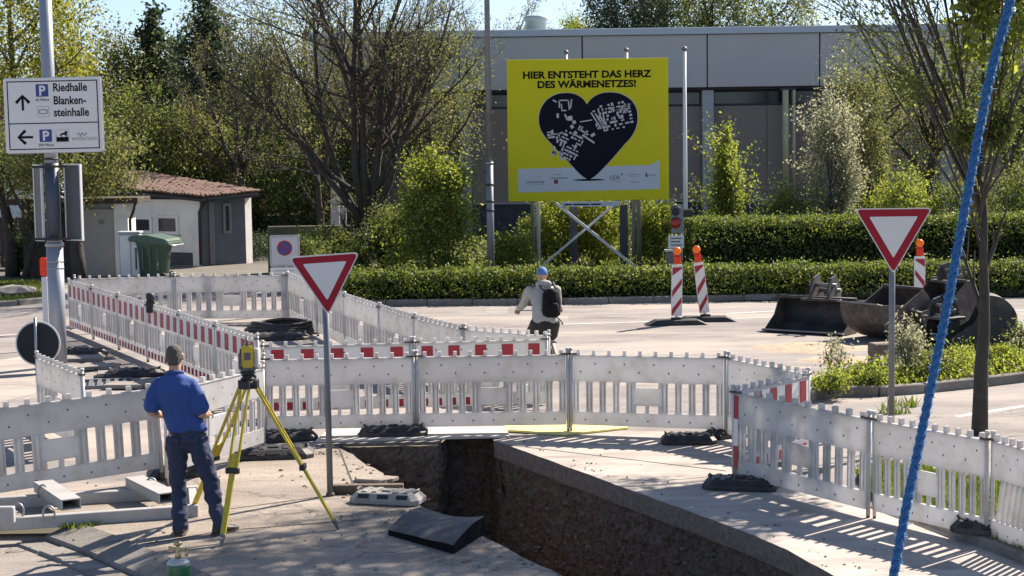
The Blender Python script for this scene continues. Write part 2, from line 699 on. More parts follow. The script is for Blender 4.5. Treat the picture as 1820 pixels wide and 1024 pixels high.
# the lowered carriageway left of the kerb
KB = [G(128, 932), G(215, 962), G(300, 998), G(392, 1040)]
KB.append(KB[-1] + (KB[-1] - KB[-2]).normalized() * 4.0)
low = [V((-9.0, KB[0].y + .05, 0))] + [V((p.x, p.y, 0)) for p in KB] + [V((-9.0, KB[-1].y, 0))]
LOWZ = -0.13

BIG = 420.0
outer = [V((-BIG, -BIG, 0)), V((BIG, -BIG, 0)), V((BIG, BIG, 0)), V((-BIG, BIG, 0))]


def flat_with_holes(name, outer, holes, z, m, kind='structure'):
    polys = [outer] + holes
    pts = [p for poly in polys for p in poly]
    tris = geometry.tessellate_polygon(polys)
    me = bpy.data.meshes.new(name)
    fs = []
    for t in tris:
        a, b, c = (pts[i] for i in t)
        if (b - a).cross(c - a).z < 0:
            t = t[::-1]
        fs.append(tuple(t))
    me.from_pydata([(p.x, p.y, z) for p in pts], [], fs)
    me.materials.append(m)
    me.update()
    return tag(obj(name, me), kind=kind)


flat_with_holes('ground', outer, [trench, low], 0.0, M_road)
MB().slab([(p.x, p.y) for p in [V((-9.5, KB[0].y + .2, 0)), V((KB[0].x + .1, KB[0].y + .2, 0))] +
           [p + V((.1, 0, 0)) for p in KB[1:]] + [V((-9.5, KB[-1].y, 0))]], LOWZ - .2, LOWZ,).build('lower_road', groundmat(
    'gutter_road', (.20, .18, .16), (.30, .275, .25), .25, cracks=.5)).__setitem__('kind', 'structure')

# rough paving on the near left side of the trench and pale concrete on the right side (thin sheets)
pav = [V((p.x, p.y, 0)) for p in KB] + [V((TR_L[-1].x, TR_L[-1].y, 0))] + [V((p.x, p.y, 0)) for p in reversed(TR_L[:-1])] + \
      [G(560, 800), G(480, 812), G(330, 842), G(150, 872), V((-6.5, KB[0].y + 1.6, 0)), V((-6.5, KB[0].y + .05, 0))]
flat_with_holes('pavement', pav, [], 0.004, M_pave)
con = [V((p.x, p.y, 0)) for p in TR_R] + [V((6.0, TR_R[-1].y, 0)), G(1850, 1012), G(1727, 962), G(1562, 899), G(1500, 880), G(1420, 850),
                                        G(1330, 800), G(1280, 770), G(1000, 762)]
flat_with_holes('concrete_path', con, [], 0.004, M_conc)


# trench walls: a cut slab of asphalt above, loose soil below
def wall_strip(pts, name, inward, z0, z1, nz, amp, m, inset=0.0, seed=0):
    L = [0.0]
    for a, b in zip(pts[:-1], pts[1:]):
        L.append(L[-1] + (b - a).length)
    n = max(2, int(L[-1] / .055))
    vs, fs = [], []
    for i in range(n + 1):
        d = L[-1] * i / n
        k = max(j for j in range(len(L) - 1) if L[j] <= d + 1e-9)
        t = (d - L[k]) / max(1e-6, L[k + 1] - L[k])
        p = pts[k].lerp(pts[k + 1], t)
        tg = (pts[k + 1] - pts[k]).normalized()
        nn = V((-tg.y, tg.x, 0)) * inward
        for j in range(nz + 1):
            z = z0 + (z1 - z0) * j / nz
            q = V((d * 2.2 + seed, z * 2.2, seed))
            w = noise.noise(q) * .6 + noise.noise(q * 3.3) * .4 + noise.noise(q * 7) * .35 + noise.noise(q * 13) * .2
            edge = min(1.0, j / 1.5) if inset == 0 else 1.0
            off = -inset + w * amp * edge - (abs(z - z0) * .02)
            vs.append(p + nn * off + V((0, 0, z)))
    for i in range(n):
        for j in range(nz):
            a = i * (nz + 1) + j
            f = (a, a + 1, a + nz + 2, a + nz + 1)
            fs.append(f if inward > 0 else f[::-1])
    me = bpy.data.meshes.new(name)
    me.from_pydata([tuple(v) for v in vs], [], fs)
    me.materials.append(m)
    me.update()
    return tag(obj(name, me), kind='structure')


FAR = [_a + V((-.25, .0, 0))] + RECESS[1:-1] + [_b + V((.12, -.1, 0))]
for k, (pl, inw) in enumerate(((TR_L, 1), (TR_R, -1), (FAR, -1))):
    pl = [V((p.x, p.y, 0)) for p in pl]
    top = (.15, .20, .04)[k]
    wall_strip(pl, 'cut_pavement_edge', inw, 0.0, -top, 4, .012, M_cut, 0.0, seed=k * 11)
    wall_strip(pl, 'trench_wall', inw, -top - .001, -2.3, 52, .085, M_soil, .05 if k < 2 else -.02, seed=k * 7 + 3)
MB().box(-4.5, 6.0, TR_L[-1].y - .4, TR_R[0].y + 1.2, -2.6, -2.28).build(
    'trench_floor', M_soil)['kind'] = 'structure'
MB().box(-1.5, 5.5, TR_L[-1].y - .3, TR_L[-1].y - .05, -2.5, -.01).build('trench_end', M_soil)['kind'] = 'structure'


def ico(mb, c, r, rg, mi=0, squash=.7):
    """an uneven stone"""
    t = (1 + 5 ** .5) / 2
    vs = [(-1, t, 0), (1, t, 0), (-1, -t, 0), (1, -t, 0), (0, -1, t), (0, 1, t), (0, -1, -t), (0, 1, -t), (t, 0, -1), (t, 0, 1), (-t, 0, -1), (-t, 0, 1)]
    fs = [(0, 11, 5), (0, 5, 1), (0, 1, 7), (0, 7, 10), (0, 10, 11), (1, 5, 9), (5, 11, 4), (11, 10, 2), (10, 7, 6), (7, 1, 8),
          (3, 9, 4), (3, 4, 2), (3, 2, 6), (3, 6, 8), (3, 8, 9), (4, 9, 5), (2, 4, 11), (6, 2, 10), (8, 6, 7), (9, 8, 1)]
    sx, sy, sz = (r * rg.uniform(.6, 1.2) / 1.9 for _ in range(3))
    an = rg.uniform(0, 6.3)
    out = []
    for x, y, z in vs:
        k = rg.uniform(.8, 1.15)
        x, y, z = x * sx * k, y * sy * k, z * sz * squash * k
        out.append((c[0] + x * math.cos(an) - y * math.sin(an), c[1] + x * math.sin(an) + y * math.cos(an), c[2] + z))
    mb.add(out, fs, mi, False)


sr = random.Random(3)
mb = MB()
for pl, inw, cnt in ((TR_R, -1, 1500), (FAR, -1, 500), (TR_L, 1, 30)):
    for _ in range(cnt):
        k = sr.randrange(len(pl) - 1)
        a, b = pl[k], pl[k + 1]
        p = a.lerp(b, sr.random())
        tg = (b - a).normalized()
        nn = V((-tg.y, tg.x, 0)) * inw
        ico(mb, (p.x - nn.x * .07, p.y - nn.y * .07, -sr.uniform(.26, 2.1)), sr.uniform(.008, .05) if sr.random() < .3 else sr.uniform(.006, .022), sr)
tag(mb.build('stones', M_stone), kind='stuff')
# crumbs of earth and grit on the paving round the trench
mb = MB()
for _ in range(120):
    k = sr.randrange(len(TR_L) - 2)
    p = TR_L[k].lerp(TR_L[k + 1], sr.random())
    ico(mb, (p.x - abs(sr.gauss(0, .45)), p.y + sr.gauss(0, .1), .008), sr.uniform(.008, .035), sr)
for _ in range(50):
    k = sr.randrange(len(TR_R) - 2)
    p = TR_R[k].lerp(TR_R[k + 1], sr.random())
    ico(mb, (p.x + .05 + abs(sr.gauss(0, .4)), p.y, .008), sr.uniform(.006, .02), sr)
for _ in range(110):
    p = G(sr.uniform(120, 1000), sr.uniform(840, 1020))
    if p.x < TR_L[0].x + (TR_L[0].y - p.y) * .4:
        ico(mb, (p.x, p.y, .006), sr.uniform(.005, .022), sr)
tag(mb.build('grit', M_stone), kind='stuff')

# straight saw cuts and joints in the paving (narrow strips of joint filler)
mj = mat('joint_filler', (.05, .045, .04), .95, .3, 20)
jm = MB()
for a, b in ((G(385, 909), G(612, 878)), (G(612, 878), G(668, 872)), (G(600, 790), G(636, 884)), (G(258, 968), G(400, 944)), (G(400, 944), G(640, 925)),
             (G(905, 792), G(1290, 838)), (G(1375, 868), G(1440, 860))):
    a.z = b.z = .0075
    d = (b - a).normalized()
    nn = V((-d.y, d.x, 0)) * .009
    jm.add([a - nn, b - nn, b + nn, a + nn], [(0, 1, 2, 3)])
tag(jm.build('pavement_joint', mj), kind='structure')
# the slab in the saw-cut asphalt just right of the yield sign pole: broken corner pieces
for (x, y, w, h, a) in ((668, 856, .26, .15, .3),):
    p = G(x, y)
    pts = [(p.x + math.cos(a + t) * w * k, p.y + math.sin(a + t) * h * k) for t, k in ((0, 1), (1.1, .9), (2.3, 1.05), (3.4, .9), (4.6, 1.0), (5.5, .8))]
    o = MB().slab(pts, .0, .045).build('asphalt_chunk', M_pave, bevel=.008)
    tag(o, 'flat broken asphalt slab near the trench edge ' + ('beside the pole foot' if x > 640 else 'at its far left corner'), 'asphalt slab', 'broken asphalt slabs')

# ------------------------------------------------------------------ kerb between paving and the lowered road, stone by stone
kr = MB().box(-.01, .01, -.01, .01, -.5, -.45).build('kerb', M_kerb)
kr['kind'] = 'structure'


def kerb_run(pts, w, z0, z1, parent, m, step=1.0, gap=.012, tilt=0.0, jit=.006):
    d = 0.0
    for a, b in zip(pts[:-1], pts[1:]):
        a, b = V((a.x, a.y, 0)), V((b.x, b.y, 0))
        n = max(1, round((b - a).length / step))
        for i in range(n):
            p, q = a.lerp(b, i / n), a.lerp(b, (i + 1) / n)
            t = (q - p).normalized()
            nn = V((-t.y, t.x, 0))
            p, q = p + t * gap / 2, q - t * gap / 2
            dz = rng.uniform(-jit, jit)
            mb = MB()
            vs = []
            for c in (p, q):
                vs += [c - nn * w / 2 + V((0, 0, z0)), c + nn * w / 2 + V((0, 0, z0)),
                       c + nn * w / 2 + V((0, 0, z1 + dz)), c - nn * w / 2 + V((0, 0, z1 + dz - tilt))]
            mb.add(vs, [(0, 3, 2, 1), (4, 5, 6, 7), (0, 1, 5, 4), (1, 2, 6, 5), (2, 3, 7, 6), (3, 0, 4, 7)])
            mb.build('kerb_stone', m, parent, bevel=.015)


off = V((-.10, -.05, 0))
kerb_run([p + off for p in KB], .34, LOWZ - .1, .022, kr, M_kerb, .8, tilt=.085)
off2 = V((-.38, -.19, 0))
kerb_run([p + off2 for p in KB], .26, LOWZ - .15, LOWZ + .035, kr, M_kerb, .5, jit=.012)

# right: kerb of the grass verge, then the planting island
verge = [G(1562, 899), G(1640, 928), G(1727, 962), G(1850, 1012)]
kerb_run(verge, .12, -.1, .10, kr, M_kerb, 1.0)
VB = [V((p.x, p.y, 0)) for p in verge] + [G(1850, 1012) + V((1.5, .4, 0)), G(1820, 880), G(1690, 850), G(1560, 832), G(1520, 850)]
flat_with_holes('grass_verge', VB, [], .05, M_lawn)
isl = [G(1436, 716), G(1450, 709), G(1500, 705), G(1560, 704), G(1640, 698), G(1730, 689), G(1820, 678), G(1990, 655)]
kerb_run(isl, .13, -.1, .14, kr, M_kerb, 1.0)
IB = [V((p.x, p.y, 0)) for p in isl] + [G(1990, 610), G(1820, 628), G(1700, 645), G(1580, 668), G(1470, 690)]
flat_with_holes('planting_bed', IB, [], .08, M_dark)
kerb_run([G(1436, 716), G(1470, 690), G(1580, 668), G(1700, 645), G(1820, 628)], .13, -.1, .13, kr, M_kerb, 1.0)
# kerb along the far side of the road under the hedge, and the left verge
kerb_run([G(540, 545), G(760, 543), G(1000, 541), G(1400, 532), G(1700, 527), G(2000, 522)], .2, -.1, .13, kr, M_kerb, 1.0)
kerb_run([G(-60, 548), G(30, 543), G(75, 538), G(110, 528)], .18, -.1, .12, kr, M_kerb, 1.0)

# earth behind the hedge, left verge, forest floor
hy = G(1000, 541).y
flat_with_holes('earth_bank', [V((G(545, 545).x, hy + .1, 0)), V((40, hy + .1, 0)), V((40, 64, 0)), V((-5.0, 64, 0))], [], .006, M_dark)
flat_with_holes('yard', [V((-16, 44.2, 0)), V((G(548, 500).x, 44.2, 0)), V((-6.4, 56, 0)), V((-22, 56, 0)), V((-22, 44.2, 0))], [], .009, groundmat('yard_dark_ground', (.10, .095, .085), (.15, .14, .12), .2))  # darker sheet laid over the pale ground round the house
flat_with_holes('lawn', [G(-80, 546), G(30, 541), G(75, 536), G(112, 526), G(112, 505), G(-80, 497)], [], .006, M_lawn)
flat_with_holes('forest_ground', [V((-90, 56, 0)), V((-7.0, 56, 0)), V((-5.2, 64.2, 0)), V((90, 64.2, 0)), V((90, 160, 0)), V((-90, 160, 0))], [], .012, M_dark)
MB().box(-BIG, BIG, BIG - 40, BIG - 38, 0, 14).build('far_hill', mat('far_hill_green', (.045, .06, .028), 1.0, .4, .05, spec=.0))['kind'] = 'structure'


# ------------------------------------------------------------------ road markings
def stripe(a, b, w, parent_kind='structure'):
    a, b = V((a.x, a.y, .005)), V((b.x, b.y, .005))
    d = (b - a).normalized()
    nn = V((-d.y, d.x, 0)) * w / 2
    o = MB().add([a - nn, b - nn, b + nn, a + nn], [(0, 1, 2, 3)]).build('road_marking', M_line)
    o['kind'] = 'structure'


stripe(G(1290, 558), G(1400, 552), .16)
stripe(G(1390, 553), G(1560, 546), .16)
stripe(G(1650, 560), G(1840, 551), .14)
stripe(G(1000, 577), G(1200, 571), .12)
stripe(G(1215, 571), G(1420, 562), .12)
stripe(G(640, 549), G(770, 546), .1)
stripe(G(-40, 600), G(80, 590), .14)
stripe(G(-40, 560), G(60, 556), .1)
stripe(G(1700, 741), G(1860, 716), .12)

# repaired patches and darker tracks in the asphalt
for k, (poly, lo, hi) in enumerate(((((1010, 560), (1190, 556), (1200, 566), (1012, 571)), (.19, .175, .165), (.26, .24, .225)),
                                    (((760, 548), (905, 546), (900, 560), (742, 563)), (.21, .195, .18), (.28, .26, .24)),
                                    (((1090, 640), (1260, 628), (1290, 650), (1105, 664)), (.21, .19, .172), (.30, .272, .245)),
                                    (((1640, 742), (1830, 722), (1850, 770), (1680, 790)), (.19, .172, .158), (.26, .238, .22)),
                                    (((20, 560), (75, 556), (60, 590), (-40, 600)), (.17, .155, .145), (.24, .22, .205)),
                                    (((0, 640), (60, 630), (64, 700), (-20, 720)), (.26, .235, .21), (.36, .325, .29)))):
    flat_with_holes('asphalt_patch', [G(*q) for q in poly], [], .003, groundmat('patch_asphalt_%d' % k, lo, hi, .2, cracks=.4, big=.7))

# sand and dust swept about the buckets
sm = mat('sand', (.36, .28, .20), .95, .25, 5, bump=.6)


def heap(px, py, rx, ry, h, seed):
    c = G(px, py)
    vs, fs = [], []
    n, k = 28, 7
    for i in range(k + 1):
        for j in range(n):
            a = 2 * math.pi * j / n
            e = 1 + .35 * noise.noise(V((math.cos(a) * 1.5 + seed, math.sin(a) * 1.5, seed)))
            r = i / k * e
            z = h * (1 - (i / k) ** 1.5) * (1 + .6 * noise.noise(V((i * .6, j * .5, seed)))) + .006 - (.012 if i == k else 0)
            vs.append((c.x + r * rx * math.cos(a), c.y + r * ry * math.sin(a), z))
    for i in range(k):
        for j in range(n):
            fs.append((i * n + j, (i + 1) * n + j, (i + 1) * n + (j + 1) % n, i * n + (j + 1) % n))
    fs.append(tuple(range(n)))
    me = bpy.data.meshes.new('sand')
    me.from_pydata(vs, [], fs)
    me.materials.append(sm)
    for p in me.polygons:
        p.use_smooth = True
    tag(obj('sand', me), kind='stuff')


heap(1440, 618, 1.1, .8, .05, 2)
heap(1500, 640, .7, .5, .04, 9)
heap(1330, 655, .9, .3, .02, 5)

# ================================================================== SPORTS HALL
HD = 65.0
hs = FOC / HD
M_fascia = mat('fascia_grey', (.50, .475, .46), .55, .04, .5, dirt=(.42, .40, .385), dscale=.5, damt=.6)
M_rooftrim = mat('roof_trim', (.42, .46, .52), .4, .05, 1, metal=.2)
M_pebble = mat('exposed_aggregate', (.29, .23, .20), .95, .3, 16, bump=.9, bscale=18)
M_column = mat('concrete_column', (.42, .42, .43), .8, .08, 2)
M_base = mat('dark_plinth', (.05, .055, .07), .8, .2, 2)
M_brass = mat('bronze_downpipe', (.52, .45, .27), .4, .12, 3)
p_tl, p_tr = D(560, 66, HD), D(1800, 34, HD)


def hz(py, px=1160):
    return D(px, py, HD).z


def hx(px, py=200):
    return D(px, py, HD).x


X0, X1 = hx(560), hx(1830)
z_top, z_fb, z_wb, z_bb = hz(51), hz(157), hz(189), hz(357)
hall = thing('sports_hall', 'large flat roofed hall with grey fascia panels and dark window band behind the yellow billboard', 'hall', ((X0 + X1) / 2, HD, 0))
ox = (X0 + X1) / 2
joints = [X0, hx(600), hx(818), hx(1035), hx(1255), hx(1453), hx(1660), X1]
for a, b in zip(joints[:-1], joints[1:]):
    MB().box(a - ox + .025, b - ox - .025, -.45, -.2, z_fb, z_top - .28).build('fascia_panel', M_fascia, hall, bevel=.01)
MB().box(X0 - ox - .1, X1 - ox + .1, -.55, 24.5, z_top - .27, z_top).build('roof', M_rooftrim, hall, bevel=.02)
MB().box(X0 - ox, X1 - ox, -.19, 24, z_fb - .1, z_top - .29).build('roof_beam', M_base, hall)
MB().box(X0 - ox, X1 - ox, .3, 24, 0, z_fb - .11).build('hall_core', M_base, hall)
cols_ = [hx(600), hx(826), hx(1048), hx(1257), hx(1470), hx(1680)]
for c in cols_:
    MB().box(c - ox - .22, c - ox + .22, -.3, .28, 0, z_fb - .11).build('column', M_column, hall, bevel=.015)
edges = [X0] + cols_ + [X1]
for a, b in zip(edges[:-1], edges[1:]):
    a2, b2 = a - ox + .23, b - ox - .23
    if b2 - a2 < .3:
        continue
    n = 2 if b2 - a2 < 5.5 else 3
    for i in range(n):
        u0, u1 = a2 + (b2 - a2) * i / n, a2 + (b2 - a2) * (i + 1) / n
        MB().box(u0 + .01, u1 - .01, .06, .29, z_bb, z_wb - .02).build('wall_panel', M_pebble, hall)
        w = MB().box(u0, u1, .10, .16, z_wb, z_wb + .07).box(u0, u1, .10, .16, z_fb - .19, z_fb - .12).box(u0, u0 + .07, .10, .16, z_wb + .07, z_fb - .19) \
            .box(u1 - .07, u1, .10, .16, z_wb + .07, z_fb - .19).build('window', M_base, hall)
        MB().box(u0 + .07, u1 - .07, .12, .14, z_wb + .07, z_fb - .19).build('pane', M_glass, w)
    MB().box(a2, b2, -.05, .29, 0, z_bb - .05).build('plinth', M_base, hall)
    MB().box(a2, b2, -.1, .29, z_bb - .05, z_bb + .0).build('ledge', M_column, hall)
for px, r in ((1393, .125), (1408, .06)):
    x = hx(px) - ox
    MB().tube([(x, -.42, hz(368)), (x, -.42, z_fb - .15)], r, 12).build('downpipe', M_brass, hall)
x = hx(1398) - ox
MB().box(x - .3, x + .3, -.40, .05, z_fb - .15, z_fb - .05).build('gutter_head', M_base, hall)
vx = hx(957)
vent = tag(MB().lathe([(.42, 0), (.42, .62), (.5, .64), (.5, .78), (.4, .84)], 16).build('roof_vent', mat('vent_cowl', (.30, .37, .36), .6, .06, 2), None,
                                                                          (vx, HD + 4, z_top)), 'pale green round vent cowl on top of the flat hall roof', 'roof vent')
for px, w, h in ((1330, .9, .25), (1372, 2.2, .18)):
    tag(MB().box(-w / 2, w / 2, -.4, .4, 0, h).build('roof_hatch', M_base, None, (hx(px), HD + 3, z_top), bevel=.02),
        'low dark hatch on the hall roof ' + ('left of its wider twin' if w < 1 else 'wider than its neighbour'), 'roof hatch')

# ================================================================== SMALL HOUSE WITH TILED ROOF AND GARAGE
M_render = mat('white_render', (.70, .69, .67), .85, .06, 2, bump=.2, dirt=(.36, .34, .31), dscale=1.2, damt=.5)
M_blue = mat('side_wall_blue_grey', (.10, .107, .13), .85, .1, 2, bump=.2)  # side wall, much darker and bluer than the front
M_tile = mat('roof_tile_red', (.115, .062, .045), .85, .45, 5, dirt=(.085, .065, .05), dscale=3, damt=.8)
M_wood = mat('dark_wood', (.05, .035, .025), .8, .3, 6)
M_garage = mat('garage_door_grey', (.33, .31, .28), .7, .06, 3)
hc = D(357, 474, 50.0)
hc.z = 0
house = thing('small_house', 'small white house with weathered red tile roof and dark right wall behind the barriers', 'house', hc)
eL, eC, eR = D(232, 337, 50.8), D(362, 352, 50.0), D(440, 344, 51)
H0 = eC.z - .05
lw = V((D(228, 480, 51.5).x - hc.x, 1.5, 0))      # along the white wall to the left
rw = V((D(438, 465, 50.95).x - hc.x, .95, 0))        # along the blue wall to the right-back


def wall(a, b, z0, z1, t, m, name, parent):
    """wall from a to b (local), thickness t towards the back"""
    d = (b - a).normalized()
    n = V((-d.y, d.x, 0))
    if n.y < 0:
        n = -n
    pts = [a, b, b + n * t, a + n * t]
    return MB().slab([(p.x, p.y) for p in pts], z0, z1).build(name, m, parent)


wall(lw, V((0, 0, 0)), 0, H0, .3, M_render, 'front_wall', house)
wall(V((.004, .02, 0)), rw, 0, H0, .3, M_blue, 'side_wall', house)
wall(lw, lw + rw, 0, H0, .3, M_render, 'rear_wall', house)
wall(lw + rw, rw, 0, H0, .3, M_render, 'rear_wall', house)
dL = lw.normalized()
nL = V((dL.y, -dL.x, 0))
if nL.y > 0:
    nL = -nL


def on_left(px0, px1, py0, py1, m, name, parent, depth=.05, out=0.02, frame=None):
    """a rectangle on the white wall by its photo pixels"""
    def hit(px, py):
        d = ray(px, py)
        o = V((0, 0, CAMH)) - hc
        n = nL
        t = -(o.dot(n)) / d.dot(n)
        q = o + d * t
        return q.dot(dL), q.z
    a0, z1 = hit(px0, py0)
    a1, z0 = hit(px1, py1)
    return a0, a1, z0, z1


def plate(a0, a1, z0, z1, d, n, o0, o1):
    vs = []
    for z in (z0, z1):
        for o in (o0, o1):
            for a in (a0, a1):
                q = d * a + n * o
                vs.append((q.x, q.y, z))
    return MB().add(vs, [(0, 2, 3, 1), (4, 5, 7, 6), (0, 1, 5, 4), (2, 6, 7, 3), (0, 4, 6, 2), (1, 3, 7, 5)])


for px0, px1, py0, py1 in ((238, 272, 385, 415), (279, 319, 383, 417)):
    a0, a1, z0, z1 = on_left(px0, px1, py0, py1, None, '', None)
    a0, a1 = max(a0, a1), min(a0, a1)
    w = plate(a0, a1, z0, z1, dL, nL, -.02, .05).build('window', M_render, house)
    plate(a0 - .1, a1 + .1, z0 + .09, z1 - .08, dL, nL, .0, .056).build('pane', M_glass, w)
    plate(a0 + .05, a1 - .05, z0 - .05, z0 - .004, dL, nL, .0, .1).build('sill', M_column, w)
a0, a1, z0, z1 = on_left(300, 343, 448, 474, None, '', None)
plate(max(a0, a1), min(a0, a1), 0.02, z1, dL, nL, -.02, .03).build('cellar_hatch', M_base, house)
dR = rw.normalized()
nR = V((dR.y, -dR.x, 0))
if nR.y > 0:
    nR = -nR
for f0, f1, z0, z1, kind in ((.2, .3, .05, 1.9, 'door'), (.5, .68, .95, 1.85, 'window')):
    L_ = rw.length
    w = plate(f0 * L_, f1 * L_, z0, z1, dR, nR, -.02, .05).build(kind, M_galvd, house)
    plate(f0 * L_ + .08, f1 * L_ - .08, z0 + .08, z1 - .08, dR, nR, 0, .056).build('pane' if kind == 'window' else 'door_panel', M_glass if kind == 'window' else M_base, w)
# roof: one slope falling towards the camera, covered tile by tile
ea, eb = D(226, 336, 51.3) - hc, D(366, 350, 49.75) - hc
ra, rb = D(222, 303, 55.5) - hc, D(372, 330, 55.0) - hc
re_ = D(459, 341, 51.0) - hc
roof = MB().add([ea, eb, re_, ra] + [p + V((0, 0, -.14)) for p in (ea, eb, re_, ra)],
                [(0, 1, 2, 3), (7, 6, 5, 4), (0, 4, 5, 1), (1, 5, 6, 2), (2, 6, 7, 3), (3, 7, 4, 0)]).build('roof', M_wood, house)
tile_me = MB().add([(-.135, -.2, .045), (.135, -.2, .045), (.135, .2, .03), (-.135, .2, .03), (-.135, -.2, .0), (.135, -.2, .0), (.135, .2, 0), (-.135, .2, 0),
                    (0, -.2, .075), (0, .2, .06)],
                   [(0, 8, 9, 3), (8, 1, 2, 9), (4, 7, 6, 5), (0, 4, 5, 1, 8), (1, 5, 6, 2), (2, 6, 7, 3, 9), (3, 7, 4, 0)]).mesh('tile', M_tile)
pn = (eb - ea).cross(ra - ea).normalized()
e1, e2, r1 = ea, eb, ra
rows, cols = 13, 21
for i in range(rows):
    for j in range(cols):
        u, v = (j + .5) / cols, (i + .4) / rows
        lft = e1.lerp(r1, v)
        rgt = e2.lerp(re_, v)
        p = lft.lerp(rgt, u)
        t = obj('tile', tile_me, roof)
        xa = (rgt - lft).normalized()
        ya = pn.cross(xa).normalized()
        sx = (rgt - lft).length / cols / .27
        mm = Matrix((xa * sx * .97, ya * rng.uniform(.95, 1.1), pn)).transposed().to_4x4()
        t.matrix_world = Matrix.Translation(p + pn * rng.uniform(.0, .025)) @ mm @ Matrix.Rotation(rng.uniform(-.03, .03), 4, 'Z')
MB().beam(ea + V((0, -.06, -.1)), eb + V((.0, -.06, -.1)), .12, .1).build('gutter', M_black, house)
MB().beam(eb + V((.02, -.04, -.1)), re_ + V((.02, -.04, -.1)), .1, .1).build('verge_board', M_black, house)
MB().tube([eb + V((-.05, 0, -.15)), V((.03, -.12, H0 - .35)), V((.03, -.12, .05))], .05, 8).build('downpipe', M_black, house)

# garage annex, flat roof
ga = D(146, 490, 46.6)
ga.z = 0
garage = thing('garage', 'flat roofed garage annex with closed grey door left of the white house', 'garage', ga)
gx1 = D(206, 480, 46.6).x - ga.x
gx2 = D(231, 480, 46.6).x - ga.x
gh = D(180, 362, 46.6).z
MB().box(0, gx1, 0, .1, 0, gh - .15).build('garage_door', M_garage, garage, bevel=.01)
MB().box(gx1 * .55, gx1 * .7, -.012, 0, gh * .72, gh * .78).build('door_plate', M_galvd, garage)
MB().box(gx1 + .01, gx2, -.06, .4, 0, gh).build('pillar', M_render, garage)
MB().box(-1.6, -.01, -.03, .3, 0, gh).build('side_wall', M_wood, garage)
MB().box(-1.6, gx2 - .02, .41, 1.0, 0, gh - .02).build('garage_body', M_render, garage)
MB().box(-1.9, gx2 + .35, -.35, 1.3, gh + .002, gh + .16).build('roof', M_wood, garage, bevel=.01)
MB().tube([(gx2 + .28, -.3, gh), (gx2 + .2, -.3, gh - .25), (gx2 + .07, -.1, gh - .45), (gx2 + .07, -.1, gh - 1.2)], .04, 8).build('downpipe', M_black, garage)

# a pale neighbour house glimpsed at the far left
nh = D(20, 400, 58)
nb = thing('neighbour_house', 'pale house wall glimpsed behind the bush at the far left edge', 'house', (nh.x, 58, 0))
MB().box(-3, 1.1, 0, 6, 0, 3.6).build('wall', M_render, nb)
MB().prism([(-3.3, 3.62), (1.4, 3.62), (1.4, 3.8), (-1, 5.2), (-3.3, 5.2)], -.3, 6.3).build('roof', M_tile, nb)
fc = D(18, 440, 50)
fence = thing('plank_fence', 'dark wooden plank fence at the far left behind the lawn', 'fence', (fc.x, 50, 0))
for i in range(22):
    x = -2.2 + i * .19
    MB().box(x, x + .17, 0, .03, .05, 1.55 + rng.uniform(-.03, .03)).build('plank', M_wood, fence)
MB().box(-2.2, 2.0, .031, .08, .4, .5).box(-2.2, 2.0, .031, .08, 1.2, 1.3).build('rail', M_wood, fence)

# dull grey garden wall, green net fence and white slab behind the no-parking sign
gw = D(475, 420, 47)
tag(MB().box(0, 2.6, 0, .25, 0, D(530, 402, 47).z, 0).build('garden_wall', mat('mossy_wall', (.10, .105, .06), .9, .3, 2, bump=.5), None, (gw.x, 47, 0), bevel=.02),
    'low mossy garden wall behind the no-parking sign', 'wall')
for px, h in ((596, 1), (606, 0)):
    pb = D(px, 400, 56)
    tag(MB().box(-.14, .14, -.1, .1, 0, D(px, 318 if h else 330, 56).z).build('concrete_pillar', M_column, None, (pb.x, 56 + (0 if h else .5), 0), bevel=.01),
        'pale upright concrete pillar behind the bare tree, ' + ('taller of two' if h else 'shorter of two'), 'pillar', 'concrete pillars')

# wheelie bin and meter cabinet
wb = D(276, 490, 45.5)
M_bin = mat('bin_green', (.055, .10, .07), .5, .15, 3)
binn = thing('wheelie_bin', 'dark green wheelie bin with closed sloping lid beside the white cabinet', 'bin', (wb.x, 45.5, 0), R(-12))
zt = D(276, 425, 45.5).z
MB().loft([((0, 0, z), (a, 0, 0), (0, b, 0)) for z, a, b in ((.06, .38, .36), (.1, .4, .38), (zt - .15, .50, .5), (zt - .08, .53, .53), (zt - .04, .53, .53))], 8).build('body', M_bin, binn)
MB().prism([(-.55, zt - .03), (.62, zt - .16), (.62, zt - .05), (.5, zt + .02), (0, zt + .13), (-.45, zt + .12), (-.55, zt + .04)], -.5, .5).build('lid', M_bin, binn, bevel=.03, seg=2)
MB().tube([(.55, -.4, zt - .1), (.68, -.35, zt - .16), (.68, .35, zt - .16), (.55, .4, zt - .1)], .025, 8).build('handle', M_galv, binn)
for y in (-.3, .3):
    MB().tube([(.35, y - .03, .1), (.35, y + .03, .1)], .1, 14).build('wheel', M_rub, binn)
for a in (-.3, -.1, .1, .3):
    MB().box(a - .015, a + .015, -.56, -.50, .3, zt - .2).build('rib', M_bin, binn)
cb = D(232, 492, 45.3)
cab = thing('meter_cabinet', 'pale grey meter cabinet with closed door beside the green bin', 'cabinet', (cb.x, 45.3, 0))
zt = D(232, 415, 45.3).z
MB().box(-.28, .27, -.02, .35, .05, zt).build('body', M_column, cab, bevel=.01)
MB().box(-.25, .03, -.045, -.021, .12, zt - .06).box(.05, .25, -.045, -.021, .12, zt - .06).build('door', M_render, cab, bevel=.008)
MB().box(-.31, .30, -.06, .38, zt + .001, zt + .05).build('lid', M_column, cab, bevel=.01)
MB().box(-.3, .29, -.03, .36, 0, .049).build('plinth', M_base, cab)

